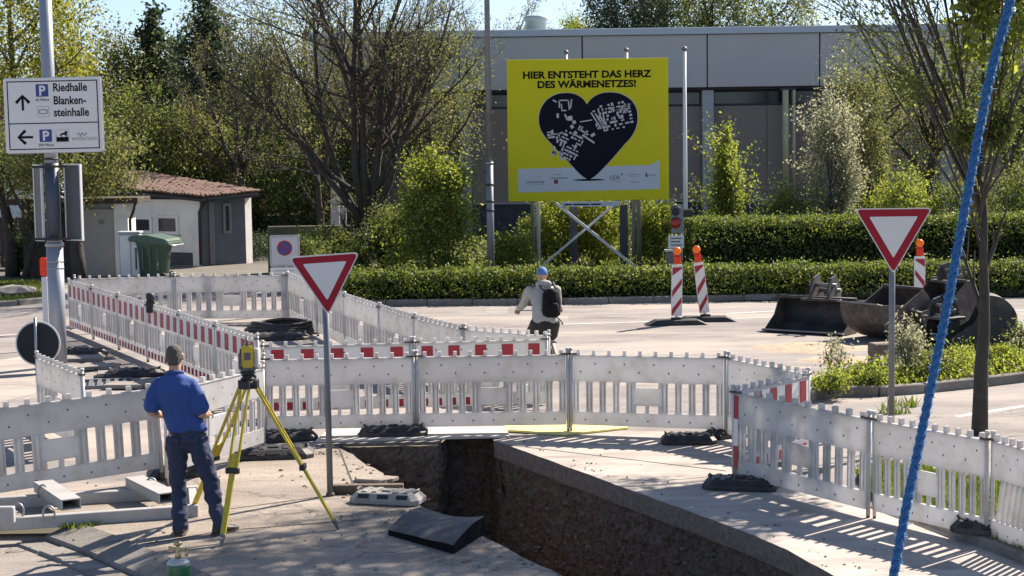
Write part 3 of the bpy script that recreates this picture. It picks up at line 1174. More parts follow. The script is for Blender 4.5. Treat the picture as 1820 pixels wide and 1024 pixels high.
# ================================================================== VEGETATION
def branch_tree(rg, stems, levels, kids, l0, r0, spread, straight, ratio, up, nseg=5, tspread=(.25, 1.0), ang=(25, 50), thin=.5, sides=(8, 5, 4, 3)):
    """limbs as (points, radii, level) and the points along the outer twigs"""
    out, tips = [], []

    def grow(p, d, L, r, lv):
        pts, rad = [p], [r]
        q, dd = p.copy(), d.copy()
        for i in range(nseg):
            dd = (dd + V((rg.gauss(0, 1), rg.gauss(0, 1), rg.gauss(0, 1))) * (1 - straight) * .35 + V((0, 0, up)) * .12).normalized()
            q = q + dd * (L / nseg)
            pts.append(q.copy())
            rad.append(max(.004, r * (1 - (1 - thin * .6) * (i + 1) / nseg)))
        out.append((pts, rad, lv))
        if lv >= levels - 1:
            for a, b in zip(pts[1:], pts[2:]):
                for k in range(3):
                    tips.append(a.lerp(b, rg.random()))
            tips.append(pts[-1])
        if lv < levels:
            n = kids[lv] if lv < len(kids) else kids[-1]
            for i in range(n):
                t = rg.uniform(*tspread)
                k = min(nseg - 1, int(t * nseg))
                c = pts[k].lerp(pts[k + 1], t * nseg - k)
                ax = V((rg.gauss(0, 1), rg.gauss(0, 1), rg.gauss(0, 1))).cross(dd).normalized()
                nd = Matrix.Rotation(R(rg.uniform(*ang)), 3, ax) @ dd
                grow(c, nd, L * ratio * rg.uniform(.7, 1.2) * (1.15 - .5 * t), rad[k] * rg.uniform(.4, .6), lv + 1)
    for (p, d, L, r) in stems:
        grow(V(p), V(d).normalized(), L, r, 0)
    mb = MB()
    for pts, rad, lv in out:
        mb.tube(pts, rad, sides[min(lv, len(sides) - 1)], cap=(lv == 0))
    return mb, tips


def near_points(tips, n, sd, rg):
    g = np.random.default_rng(rg.randrange(1 << 30))
    T = np.array([tuple(t) for t in tips])
    i = g.integers(0, len(T), n)
    return T[i] + g.normal(size=(n, 3)) * sd


def clump_points(rg, n, c, r, nclump=60, cs=.22, shell=.55, zmin=None, taper=0.0):
    """leaf points gathered in clumps through an uneven crown volume"""
    g = np.random.default_rng(rg.randrange(1 << 30))
    d = g.normal(size=(nclump, 3))
    d /= np.linalg.norm(d, axis=1, keepdims=True)
    rad = g.uniform(shell, 1.0, (nclump, 1)) ** .7 * g.uniform(.75, 1.15, (nclump, 1))
    cc = d * rad
    if taper:
        cc[:, :2] *= (1 - taper * (cc[:, 2:3] * .5 + .5))
    i = g.integers(0, nclump, n)
    w = g.uniform(.5, 1.4, nclump)[i][:, None]
    p = cc[i] + g.normal(size=(n, 3)) * cs * w
    P = p * np.array(r) + np.array(c)
    if zmin is not None:
        P[:, 2] = np.maximum(P[:, 2], zmin + g.uniform(0, .15, n))
    return P


def leafy_tree(name, label, px, dist, h, cr, lm, bm, seed, n=7000, ls=.2, group=None, base_z=2.0, trunk_r=.22, nclump=70, cs=.2, taper=0.0, cat='tree'):
    rg = random.Random(seed)
    b = D(px, 300, dist)
    t = thing(name, label, cat, (b.x, dist, 0), 0, group)
    stems = [((0, 0, 0), (rg.uniform(-.05, .05), rg.uniform(-.05, .05), 1), h * .8, trunk_r)]
    mb, tips = branch_tree(rg, stems, 2, (12, 4), h * .8, trunk_r, 0, .8, .45, .5, tspread=(base_z / h, 1.0), ang=(35, 65))
    mb.build('trunk', bm, t)
    n, ls = int(n * 2.3), ls * .64
    zc = (h + base_z) / 2
    P = clump_points(rg, n, (0, 0, zc), (cr, cr, (h - base_z) / 2), int(nclump * 1.6), cs * .8, .3, taper=taper)
    leaf_object('crown', P, ls, lm, t, seed)
    return t


def conifer(label, px, dist, h, cr, seed, n=6000, ls=.3, group=None):
    rg = random.Random(seed)
    g = np.random.default_rng(seed)
    b = D(px, 300, dist)
    t = thing('conifer', label, 'tree', (b.x, dist, 0), 0, group)
    MB().tube([(0, 0, 0), (0, 0, h * .6), (0, 0, h * .98)], [.25, .15, .03], 7).build('trunk', M_barkd, t)
    nb = 90
    mb = MB()
    P = []
    for i in range(nb):
        u = g.uniform(0.02, 1)
        z = .8 + (h - .8) * u
        a = g.uniform(0, 6.283)
        L = cr * (1 - u) ** .75 * g.uniform(.7, 1.1) + .25
        m = max(8, int(n / nb * (L / cr) * 1.8))
        s = g.uniform(0.1, 1, m)
        P.append(np.stack([np.cos(a) * L * s, np.sin(a) * L * s, z - .35 * L * s ** 1.5 + g.normal(size=m) * .18], 1) + g.normal(size=(m, 3)) * (.12 + .12 * L * s[:, None]))
        mb.tube([(0, 0, z), (math.cos(a) * L * .8, math.sin(a) * L * .8, z - .25 * L)], [.05, .015], 4)
    mb.build('branch', M_barkd, t)['kind'] = 'stuff'
    leaf_object('crown', np.concatenate(P), ls, L_dark, t, seed, aspect=.45)
    return t


# ---- the far wood as one mass, then the trees one can tell apart
g = np.random.default_rng(11)
Pw = []
for i in range(250):
    x, y = g.uniform(-62, 66), g.uniform(112, 130)
    hh = g.uniform(6.5, 10.5) if x < -14 or x > 15 else g.uniform(4, 8.4)
    m = 230
    d = g.normal(size=(m, 3))
    d /= np.linalg.norm(d, axis=1, keepdims=True)
    Pw.append(d * g.uniform(.4, 1.05, (m, 1)) * np.array([2.6, 2.4, hh * .52]) + np.array([x, y, hh * .55]))
tag(leaf_object('woodland', np.concatenate(Pw), .62, L_olive, None, 5), 'distant olive green wood closing the view behind the hall and the house', 'woodland', kind='stuff')

GW = 'half leafed trees at the wood edge behind the house'
leafy_tree('leafy_tree', 'bright yellow green tree top left behind the direction sign', 35, 60, 11.5, 3.2, L_yell, M_bark, 21, 9000, .2, GW, 3.2, cs=.16)
leafy_tree('leafy_tree', 'yellowish olive tree just right of the direction sign pole', 190, 66, 8.6, 2.7, L_olive, M_bark, 22, 7500, .2, GW, 1.8, cs=.17)
leafy_tree('leafy_tree', 'low olive tree rising directly over the red tile roof', 235, 57, 5.6, 2.0, L_mid, M_bark, 23, 7500, .17, GW, 1.4, cs=.17)
leafy_tree('leafy_tree', 'olive tree between the roof end and the small bare tree', 352, 58, 5.0, 1.9, L_olive, M_bark, 24, 6500, .18, GW, 1.6, cs=.17)
leafy_tree('leafy_tree', 'dull brownish tree behind the small bare tree', 450, 74, 10.5, 3.2, L_brown, M_bark, 25, 7000, .19, GW, 1.5, cs=.18)
leafy_tree('leafy_tree', 'olive green tree behind the left limbs of the bare tree', 540, 78, 11.0, 3.4, L_olive, M_bark, 26, 7000, .2, GW, 1.0, cs=.18)
leafy_tree('leafy_tree', 'brownish budding tree behind the middle of the bare tree', 660, 61, 9.0, 2.5, L_brown, M_bark, 27, 5200, .17, GW, 1.6, cs=.18)
leafy_tree('leafy_tree', 'olive budding tree left of the hall corner behind the bare tree', 775, 60, 8.2, 2.1, L_olive, M_bark, 28, 4200, .16, GW, 2.2, cs=.18)
leafy_tree('leafy_tree', 'dark green tree filling the gap under the red roof line at the wood edge', 300, 72, 8.5, 3.0, L_mid, M_bark, 29, 6500, .2, GW, .5, cs=.18)
leafy_tree('leafy_tree', 'shady green understorey tree right of the blue grey house wall', 500, 60, 4.6, 2.6, L_mid, M_bark, 30, 6000, .17, GW, .3, cs=.2)
leafy_tree('leafy_tree', 'shady olive understorey tree between the white slabs and the bare trunk', 590, 62, 5.2, 2.4, L_olive, M_bark, 31, 5000, .16, GW, .3, cs=.2)
leafy_tree('leafy_tree', 'olive bush tree with low boughs hanging over the garage roof', 135, 45.0, 4.5, 1.7, L_olive, M_barkd, 32, 6000, .14, GW, 2.2, cs=.2)
leafy_tree('leafy_tree', 'dull olive tree at the left edge under the direction sign', 15, 47, 4.5, 1.6, L_olive, M_barkd, 33, 4200, .13, GW, 2.0, cs=.2)
GC = 'dark conifers behind the wood edge'
conifer('dark pointed conifer right of the direction sign pole', 280, 66, 8.9, 1.9, 41, n=8000, ls=.24, group=GC)
conifer('broad dark conifer rising behind the small bare tree', 372, 63, 9.2, 3.0, 42, n=14000, ls=.22, group=GC)
conifer('small dark conifer between its two taller neighbours', 322, 70, 8.0, 1.8, 43, n=7000, ls=.24, group=GC)
conifer('dark conifer behind the bare tree, largely hidden by its limbs', 600, 92, 9.5, 2.6, 44, group=GC)
GH = 'trees behind the flat hall roof'
leafy_tree('leafy_tree', 'rounded light green tree above the hall roof beside the vent', 1035, 96, 10.6, 1.9, L_fresh, M_bark, 51, 7000, .20, GH, 5.5, cs=.2)
leafy_tree('leafy_tree', 'tall dark tree above the billboard behind the hall roof', 1118, 94, 14.5, 2.3, L_dark, M_barkd, 52, 9000, .24, GH, 6, cs=.2)
leafy_tree('leafy_tree', 'tall dark green tree with loose crown above the flagpole', 1195, 97, 14.5, 2.6, L_mid, M_barkd, 53, 7000, .24, GH, 6, cs=.16)
leafy_tree('leafy_tree', 'tall sparse dark tree above the right part of the hall roof', 1300, 95, 14.5, 2.4, L_mid, M_barkd, 54, 5200, .24, GH, 6, cs=.2)
leafy_tree('leafy_tree', 'olive tree above the roof end near the fan shaped tree', 1400, 98, 14.0, 2.4, L_olive, M_bark, 55, 5200, .22, GH, 6, cs=.2)
leafy_tree('leafy_tree', 'thin olive tree showing over the hall roof left of the lamp post', 850, 96, 10.4, 1.4, L_olive, M_bark, 56, 1300, .2, GH, 6, cs=.2)
GR = 'trees right of the hall behind the planting'
leafy_tree('leafy_tree', 'olive tree in front of the hall end behind the fan limbs', 1530, 56, 7.2, 1.5, L_olive, M_bark, 61, 3600, .13, GR, 1.8, cs=.2)
leafy_tree('leafy_tree', 'brownish tree behind the middle of the fan limbs', 1640, 60, 8.0, 2.0, L_olive, M_bark, 62, 4200, .15, GR, 1.6, cs=.2)
leafy_tree('leafy_tree', 'green tree at the right edge behind the blue rope', 1790, 57, 7.8, 2.1, L_mid, M_bark, 63, 5200, .15, GR, 1.5, cs=.2)


# ---- bare trees
def bare_tree(label, px, dist, stems, seed, lm, nleaf, ls, group=None, kids=(9, 6, 4), l=1.0, ratio=.5, up=.5):
    rg = random.Random(seed)
    b = D(px, 450, dist)
    t = thing('bare_tree', label, 'tree', (b.x, dist, 0), 0, group)
    mb, tips = branch_tree(rg, stems, 3, kids, 1, 1, 0, .72, ratio, up, nseg=6, tspread=(.22, 1.0), ang=(22, 52), sides=(9, 6, 4, 3))
    mb.build('trunk', M_barkd, t)
    P = near_points(tips, nleaf, .10, rg)
    leaf_object('crown', P, ls, lm, t, seed)
    return t


bd = 45.0
st = [((0, 0, 0), (-.03, .02, 1), 2.2, .30), ((-.12, 0, 1.5), (-.62, .1, 1), 6.0, .10), ((-.05, .05, 1.7), (-.28, -.2, 1), 7.0, .115), ((.0, 0, 1.9), (-.08, .2, 1), 7.5, .11),
      ((.05, 0, 1.8), (.10, -.1, 1), 7.5, .11), ((.12, 0, 1.6), (.30, .1, 1), 7.2, .115), ((.18, 0, 1.6), (.52, -.1, 1), 6.0, .10), ((-.2, -.05, 1.7), (-.75, -.1, .9), 5.0, .09),
      ((0, .2, 1.9), (.15, .6, 1), 5.5, .12), ((.2, -.05, 2.2), (.7, -.1, .8), 4.2, .075), ((-.25, 0, 2.3), (-1.0, 0, .6), 4.2, .075)]
bare_tree('big bare multi-stemmed tree with brown buds left of the lamp post', 650, bd, st, 71, L_olive, 15000, .06, None, (11, 8, 5))
st = [((0, 0, 0), (0, 0, 1), 3.0, .2), ((0, 0, 2.6), (-.5, 0, 1), 3.8, .1), ((0, 0, 2.7), (-.15, .1, 1), 4.2, .11), ((0, 0, 2.6), (.2, 0, 1), 4.2, .1), ((.05, 0, 2.5), (.6, 0, 1), 3.6, .09),
      ((0, 0, 2.4), (-.9, 0, .7), 3.2, .07)]
bare_tree('smaller bare tree with thin stems above the right end of the red roof', 428, 57, st, 72, L_brown, 3200, .085, None, (7, 5, 3))
st = [((0, 0, 0), (.05, 0, 1), 3.5, .16), ((0, 0, 2.2), (-.3, 0, 1), 3.2, .08), ((.1, 0, 2.6), (.4, 0, 1), 3.2, .08)]
bare_tree('slim leaning bare tree right of the small house', 570, 55, st, 73, L_olive, 2200, .085, None, (7, 5, 3))
st = [((0, 0, 0), (.25, 0, 1), 2.2, .11), ((.3, 0, 1.3), (-.5, 0, 1), 2.4, .06), ((.45, 0, 1.8), (.5, 0, 1), 2.2, .05)]
bare_tree('thin leaning dark tree at the left edge in front of the plank fence', 42, 46, st, 74, L_olive, 2600, .08, None, (7, 4, 3))
st = [((0, 0, 0), (0, 0, 1), 7.6, .13), ((0, 0, 4.6), (.25, 0, 1), 5, .07), ((0, 0, 4.4), (-.3, 0, 1), 5, .06)]
bare_tree('wispy bare tree with hanging twigs against the sky left of the billboard', 880, 82, [((0, 0, 0), (0, 0, 1), 9.0, .16), ((0, 0, 6.4), (.4, 0, 1), 4, .07), ((0, 0, 6.0), (-.4, 0, 1), 4, .07),
          ((0, 0, 7), (.8, 0, .6), 3.2, .05)], 75, L_brown, 1500, .10, None, (6, 5, 3))

# ---- the fan shaped street tree on the right
rg = random.Random(81)
fb = G(1741, 772)
ft = thing('street_tree', 'near street tree with slim grey trunk and limbs fanning out, behind the right barriers', 'tree', (fb.x, fb.y, 0))
stems = [((0, 0, -.05), (-.012, .0, 1), 3.05, .105)]
zf = 2.75
for i in range(22):
    a = rg.uniform(0, 6.283)
    k = rg.uniform(.18, .62)
    if i < 9:
        a = math.pi + rg.uniform(-.7, .7)
        k = .22 + .055 * i
    stems.append(((0 - .012 * zf, 0, zf + rg.uniform(-.35, .5)), (math.cos(a) * k, math.sin(a) * k, 1), rg.uniform(4.0, 5.4), rg.uniform(.012, .026)))
mb, tips = branch_tree(rg, stems, 2, (7, 4), 1, 1, 0, .90, .42, .15, nseg=7, tspread=(.2, 1.0), ang=(14, 34), sides=(10, 5, 4, 3))
mb.build('trunk', mat('smooth_bark', (.045, .038, .031), .9, .25, 6, bump=.5, bscale=18, dirt=(.085, .08, .062), dscale=4, damt=.6), ft)
lowt = [t for t in tips if 3.5 < t.z < 4.3]
hit = [t for t in tips if t.z >= 4.3 and (t.x < .4 or rg.random() < .25)]
P1 = near_points(lowt, 8000, .08, rg)
P2 = near_points(hit, 11000, .08, rg)
tr_ = [t for t in tips if t.x > -.3 and 3.9 < t.z < 6.5]
P3 = near_points([tr_[k] for k in range(0, len(tr_), 6)], 4500, .10, rg)
P4 = clump_points(rg, 9500, (-.35, .1, 7.7), (2.3, 1.9, 1.8), 60, .16, .25)
leaf_object('crown', np.concatenate([P1, P2]), .058, L_mid, ft, 81)
leaf_object('upper_crown', P4, .11, L_fresh, ft, 83, aspect=.7)
leaf_object('leaf_spray', P3, .11, L_fresh, ft, 82, aspect=.75)


# ---- shrubs
def shrub(label, px, dist, w, h, lm, seed, n=5000, ls=.09, group='shrubs in front of the hall', dpt=None, taper=.0, nst=7, cs=.16, name='shrub', z0=0.0, nclump=80):
    rg = random.Random(seed)
    b = D(px, 450, dist)
    t = thing(name, label, 'shrub', (b.x, dist, z0), 0, group)
    stems = [((rg.uniform(-.15, .15) * w, rg.uniform(-.1, .1) * w, 0), (rg.uniform(-.3, .3) * w / h, rg.uniform(-.2, .2), 1), h * rg.uniform(.7, .95), .012 + .012 * h / 2) for _ in range(nst)]
    mb, tips = branch_tree(rg, stems, 1, (7,), 1, 1, 0, .8, .4, .4, nseg=5, ang=(25, 50), sides=(5, 3))
    mb.build('stem', M_bark, t)
    if n > 2000:
        n, ls = int(n * 1.5), ls * .8
        nclump, cs = int(nclump * 1.3), cs * .85
    P = clump_points(rg, n, (0, 0, h * .52), (w / 2, (dpt or w) / 2, h * .5), nclump, cs, .3, zmin=.02, taper=taper)
    P = np.concatenate([P, near_points(tips, n // 4, .10, rg)])
    leaf_object('foliage', P, ls, lm, t, seed)
    return t


shrub('big sunlit yellow green shrub left of the lamp post', 772, 42.0, 3.0, 3.35, L_fresh, 101, 9500, .105, dpt=2.2, cs=.13, nclump=100, taper=.55)
shrub('darker low shrub at the foot of the bare tree', 590, 43, 2.4, 1.5, L_mid, 102, 6500, .09)
shrub('shrub with sunlit tips right of the bare trunk', 700, 43.5, 1.6, 2.0, L_mid, 103, 5000, .095)
shrub('low bright shrub between lamp post and billboard posts', 908, 42.5, 1.3, 1.3, L_fresh, 104, 3600, .085)
shrub('loose shrub under the left half of the billboard', 985, 45.6, 1.8, 2.2, L_fresh, 105, 7000, .09)
shrub('dense shrub under the middle of the billboard', 1068, 45.8, 1.8, 2.1, L_fresh, 106, 7000, .09)
shrub('bright shrub under the right half of the billboard', 1165, 45.5, 1.6, 2.0, L_fresh, 107, 7000, .09)
shrub('small shrub behind the two beacons', 1225, 42.3, 1.0, 1.3, L_fresh, 108, 2600, .085)
shrub('upright pointed yellow green shrub right of the flagpole', 1292, 46, 1.5, 3.7, L_fresh, 109, 6000, .11, taper=.75, nclump=100, dpt=1.3)
shrub('broad shrub in front of the hall columns above the tall hedge', 1400, 46.5, 2.2, 2.3, L_mid, 110, 5200, .09)
shrub('tall pale willow bush in front of the hall end', 1478, 47.5, 2.5, 5.0, L_pale, 111, 7500, .10, taper=.55, nclump=110, dpt=1.6, cs=.14)
shrub('yellowish willow bush right behind the pale one', 1545, 49, 1.5, 5.0, L_olive, 112, 4600, .10, taper=.4, nclump=100, cs=.15)
shrub('light shrub above the tall hedge left of the fan tree trunk', 1610, 46, 2.4, 2.6, L_fresh, 113, 5000, .095)
shrub('green shrub behind the fan tree trunk above the tall hedge', 1720, 46, 2.2, 2.5, L_mid, 114, 5000, .095)
shrub('green shrub at the right edge above the tall hedge', 1815, 45, 1.8, 2.7, L_mid, 115, 4600, .095)
shrub('clipped dark round bush on the lawn in front of the plank fence', 48, 47.5, 1.0, 1.15, L_mid, 116, 3600, .08, group='bushes on the left verge')
shrub('weedy bush behind the no-parking sign', 545, 41.0, 1.3, 1.3, L_mid, 117, 3600, .085, group='bushes on the left verge')
shrub('low dark bush at the foot of the blue side wall of the house', 440, 52.5, 2.6, .9, L_dark, 118, 2600, .1, group='bushes on the left verge')

GI = 'plants on the kerbed island'
ib = .08
for lab, px, py, w, h, lm_, n, sd in (
        ('slim leafy sapling at the left tip of the island', 1484, 668, .45, .55, L_pale, 420, 131),
        ('round bush left of the yield sign pole on the island', 1545, 688, .7, .36, L_fresh, 1000, 132),
        ('tallest grey green bush on the island beside the yield sign pole', 1612, 672, .55, .85, L_pale, 1500, 133),
        ('dense green bush right of the yield sign pole', 1650, 676, .7, .42, L_mid, 1100, 134),
        ('low bright bush between rope and tree trunk on the island', 1700, 662, .8, .36, L_fresh, 1100, 135),
        ('bright bush right of the tree trunk on the island', 1775, 655, .8, .36, L_fresh, 1100, 136),
        ('thin weed sprig at the right edge of the island', 1810, 640, .35, .6, L_mid, 400, 137),
        ('low bush at the kerb corner of the island', 1480, 700, .6, .3, L_fresh, 1000, 138)):
    p = G(px, py, ib)
    s_ = shrub(lab, px, p.y, w, h, lm_, sd, n, .05, GI, nst=4, z0=ib, cs=.2, nclump=40)
    s_.location.x = p.x
# ground cover of the island
g = np.random.default_rng(5)
isp = [(p.x, p.y) for p in IB]


def inside(x, y, poly):
    c = False
    for i in range(len(poly)):
        x1, y1 = poly[i]
        x2, y2 = poly[i - 1]
        if (y1 > y) != (y2 > y) and x < (x2 - x1) * (y - y1) / (y2 - y1) + x1:
            c = not c
    return c


def scatter(poly, n, zf, seed):
    g = np.random.default_rng(seed)
    xs, ys = [p[0] for p in poly], [p[1] for p in poly]
    out = []
    while len(out) < n:
        x, y = g.uniform(min(xs), max(xs)), g.uniform(min(ys), max(ys))
        if inside(x, y, poly):
            out.append((x, y, zf(x, y, g)))
    return np.array(out)


P = scatter(isp, 9000, lambda x, y, g: ib + abs(g.normal()) * .11 * (1 + .9 * noise.noise(V((x * 1.3, y * 1.3, 0)))) + .01, 6)
tag(leaf_object('ground_cover', P, .06, L_fresh, None, 6), kind='stuff')


P = scatter([(-4.4, 38.6), (16, 38.6), (16, 62), (-4.4, 62)], 26000, lambda x, y, g: .03 + abs(g.normal()) * .16 * (1.2 + noise.noise(V((x * .8, y * .8, 4)))), 8)
tag(leaf_object('undergrowth', P, .13, L_mid, None, 8), kind='stuff')


def grass(poly, n, z0, hgt, seed, m=L_grass, wid=.012):
    P = scatter(poly, n, lambda x, y, g: z0, seed)
    g = np.random.default_rng(seed)
    a = g.uniform(0, 6.283, n)
    h = hgt * g.uniform(.5, 1.4, n)
    ln = g.normal(size=(n, 2)) * .45
    vs = np.empty((n, 3, 3))
    w = wid * g.uniform(.6, 1.4, n)
    vs[:, 0] = P + np.stack([np.cos(a) * w, np.sin(a) * w, np.zeros(n)], 1)
    vs[:, 1] = P - np.stack([np.cos(a) * w, np.sin(a) * w, np.zeros(n)], 1)
    vs[:, 2] = P + np.stack([ln[:, 0] * h, ln[:, 1] * h, h], 1)
    me = bpy.data.meshes.new('grass')
    me.from_pydata(vs.reshape(-1, 3).tolist(), [], np.arange(3 * n).reshape(n, 3).tolist())
    me.materials.append(m)
    me.update()
    return tag(obj('grass', me), kind='stuff')


grass([(p.x, p.y) for p in VB], 16000, .05, .075, 12)
grass([(p.x, p.y) for p in (G(-80, 546), G(30, 541), G(75, 536), G(112, 526), G(112, 505), G(-80, 497))], 9000, .005, .10, 13, wid=.02)
for cx, cy, n in ((1590, 735, 70), (1604, 722, 60), (1560, 845, 200), (255, 918, 160), (140, 935, 120)):
    c = G(cx, cy)
    grass([(c.x + .22 * math.cos(k), c.y + .15 * math.sin(k)) for k in np.linspace(0, 5.5, 8)], n, .0, .14 if cy < 800 else .05, cx)

# ---- hedges
GHG = 'clipped hedges along the far side of the road'


def hedge(label, x0, x1, y0, y1, h, n, ls, seed):
    g = np.random.default_rng(seed)
    t = thing('hedge', label, 'hedge', ((x0 + x1) / 2, (y0 + y1) / 2, 0), 0, GHG)
    hx_, hy_ = (x1 - x0) / 2, (y1 - y0) / 2
    m = MB()
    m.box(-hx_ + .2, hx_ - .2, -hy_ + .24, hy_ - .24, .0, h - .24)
    m.build('twigs', M_hin, t)  # solid box inside the leaves, the hedge's inner darkness put into its colour
    A = [2 * hx_ * 2 * hy_, 2 * hx_ * h, 2 * hx_ * h, 2 * hy_ * h, 2 * hy_ * h]
    A = np.array(A) / sum(A)
    face = g.choice(5, n, p=A)
    u, v = g.uniform(-1, 1, n), g.uniform(0, 1, n)
    P = np.zeros((n, 3))
    top = face == 0
    P[top] = np.stack([u[top] * hx_, (v[top] * 2 - 1) * hy_, np.full(top.sum(), h)], 1)
    for k, s in ((1, -1), (2, 1)):
        q = face == k
        P[q] = np.stack([u[q] * hx_, np.full(q.sum(), s * hy_), v[q] * h], 1)
    for k, s in ((3, -1), (4, 1)):
        q = face == k
        P[q] = np.stack([np.full(q.sum(), s * hx_), u[q] * hy_, v[q] * h], 1)
    w = np.array([noise.noise(V((p[0] * 1.6, p[1] * 1.6 + seed, p[2] * 1.6))) + .5 * noise.noise(V((p[0] * 4.5, p[1] * 4.5, p[2] * 4.5 + seed))) for p in P])
    C = np.array([0, 0, h * .5])
    nrm = (P - C) * np.array([0.02, 1 / hy_, 1 / h])
    nrm /= np.linalg.norm(nrm, axis=1, keepdims=True) + 1e-6
    P += nrm * (w * .14 - np.abs(g.normal(size=n)) * .06)[:, None] + g.normal(size=(n, 3)) * .02
    shoots = g.choice(n, n // 16)
    P[shoots, 2] += np.where(face[shoots] == 0, g.uniform(0, .2, len(shoots)), 0)
    P[:, 2] = np.maximum(P[:, 2], .03)
    leaf_object('foliage', P, ls, L_hedge, t, seed, aspect=.6)
    return t


hx0, hx1 = G(575, 545).x, G(2000, 530).x
hedge('low clipped hedge along the far kerb of the road', hx0, hx1, hy + .28, hy + 1.25, .74, 36000, .085, 201)
hedge('taller dark hedge behind the low one, right of the flagpole', D(1228, 480, 41.5).x, D(2000, 480, 41.5).x, 41.2, 42.6, 1.62, 34000, .09, 202)

# ================================================================== BARRIERS
M_yel = mat('yellow_plate', (.74, .66, .24), .7, .08, 2, dirt=(.35, .28, .15), dscale=3, damt=.5)
M_plate = mat('pale_cover_plate', (.52, .48, .42), .75, .06, 1.2, dirt=(.35, .31, .26), dscale=1.5, damt=.5)

_slat = MB().box(0, .09, -.016, .016, 0, .372).box(.014, .028, -.024, -.0165, .02, .352).box(.062, .076, -.024, -.0165, .02, .352).mesh('slat', M_white, .004)
_t = MB().box(.03, 1.97, -.02, .02, .62, .93)
_t.box(.03, 1.97, -.028, .028, .931, .945)
for i in range(10):
    x = .09 + .2 * i
    _t.box(x, x + .045, -.026, .026, .946, 1.005)
for i in range(10):
    x, z = .14 + .19 * i, (.84 if i % 2 else .74)
    _t.lathe([(.0125, 0), (.0125, .002)], 8, 1)
    for k in range(16):
        a = _t.v[-16 + k]
        _t.v[-16 + k] = (x + a[0], -.0205 - a[2], z + a[1])
_top = _t.mesh('top_board', [M_white, M_dimple_shade], .006)
_t = MB().box(.03, 1.97, -.02, .02, .08, .25)
for i in range(7):
    x, z = .2 + .27 * i, .15
    _t.lathe([(.0125, 0), (.0125, .002)], 8, 1)
    for k in range(16):
        a = _t.v[-16 + k]
        _t.v[-16 + k] = (x + a[0], -.0205 - a[2], z + a[1])
_bot = _t.mesh('bottom_board', [M_white, M_dimple_shade], .006)
_cen = MB().box(.8205, 1.1795, -.017, .017, .335, .555).box(.8205, .86, -.017, .017, .2505, .3345).box(1.14, 1.1795, -.017, .017, .2505, .3345) \
    .box(.975, 1.025, -.017, .017, .2505, .3345).box(.8205, .855, -.017, .017, .5555, .6195).box(1.145, 1.1795, -.017, .017, .5555, .6195).mesh('centre_plate', M_white, .004)
_post = MB().tube([(0, 0, .03), (0, 0, 1.0)], .021, 10).tube([(0, 0, 1.0), (0, 0, 1.03)], [.027, .024], 10).mesh('post', M_post)
_pfoot = MB().tube([(0, 0, -.01), (0, 0, .16)], .0175, 8).mesh('post_foot', M_foot)
_redb = MB().box(-.085, .085, -.0265, -.0205, .665, .90).mesh('red_stripe', M_red)
_reds = MB().box(-.05, .05, -.0265, -.0205, .10, .20).mesh('red_stripe', M_red)
_foil = MB().box(.05, 1.95, -.0204, -.0202, .66, .905).mesh('white_foil', M_foilw)


_conn = MB().box(-.06, .06, -.03, .03, .946, .966).mesh('connector', M_foot)

def barrier(label, p0, p1, red=False, z0=(0, 0), group='white plastic barrier panels round the trench', diag=False, endfoil=False, post_ends=(True, True)):
    p0, p1 = V(p0), V(p1)
    d = V((p1.x - p0.x, p1.y - p0.y, 0))
    L = d.length
    rz = math.atan2(d.y, d.x)
    t = thing('barrier_panel', label, 'barrier', (p0.x, p0.y, z0[0]), rz, group)
    t.rotation_euler = (rng.uniform(-.015, .015), -math.atan2(z0[1] - z0[0], L), rz)
    t.scale = (L / 2.0, 1, 1)
    obj('top_board', _top, t)
    obj('bottom_board', _bot, t)
    if diag:
        for i in range(1, 13):
            m_ = MB().beam((.02 + .14 * i, 0, .255), (.16 + .14 * i, 0, .615), .03, .05, up=V((0, 1, 0)))
            m_.build('slat', M_white, t)
    else:
        for i in range(5):
            obj('slat', _slat, t, (.03 + .175 * i, 0, .249))
            obj('slat', _slat, t, (1.18 + .175 * i, 0, .249))
        obj('centre_plate', _cen, t)
    for x, on in ((.004, post_ends[0]), (1.996, post_ends[1])):
        if on:
            obj('post', _post, t, (x, 0, 0))
            f = obj('post_foot', _pfoot, t, (x, 0, -z0[0] if x < 1 else -z0[1]))
    for x in (.03, 1.97):
        obj('connector', _conn, t, (x, 0, 0))
    if red:
        obj('white_foil', _foil, t)
        for i in range(5):
            obj('red_stripe', _redb, t, (.2 + .4 * i, 0, 0))
        for i in range(9):
            obj('red_stripe', _reds, t, (.15 + .21 * i, 0, 0))
    if endfoil:
        for z in (.15, .68):
            MB().box(-.035, .035, -.028, -.0225, z, z + .24).build('red_stripe', M_red, t)
        MB().box(-.035, .035, -.028, -.0225, .395, .675).build('white_foil', M_foilw, t)
    return t


ZT = .94


def BP(px, py):
    p = G(px, py, ZT)
    return V((p.x, p.y, 0))


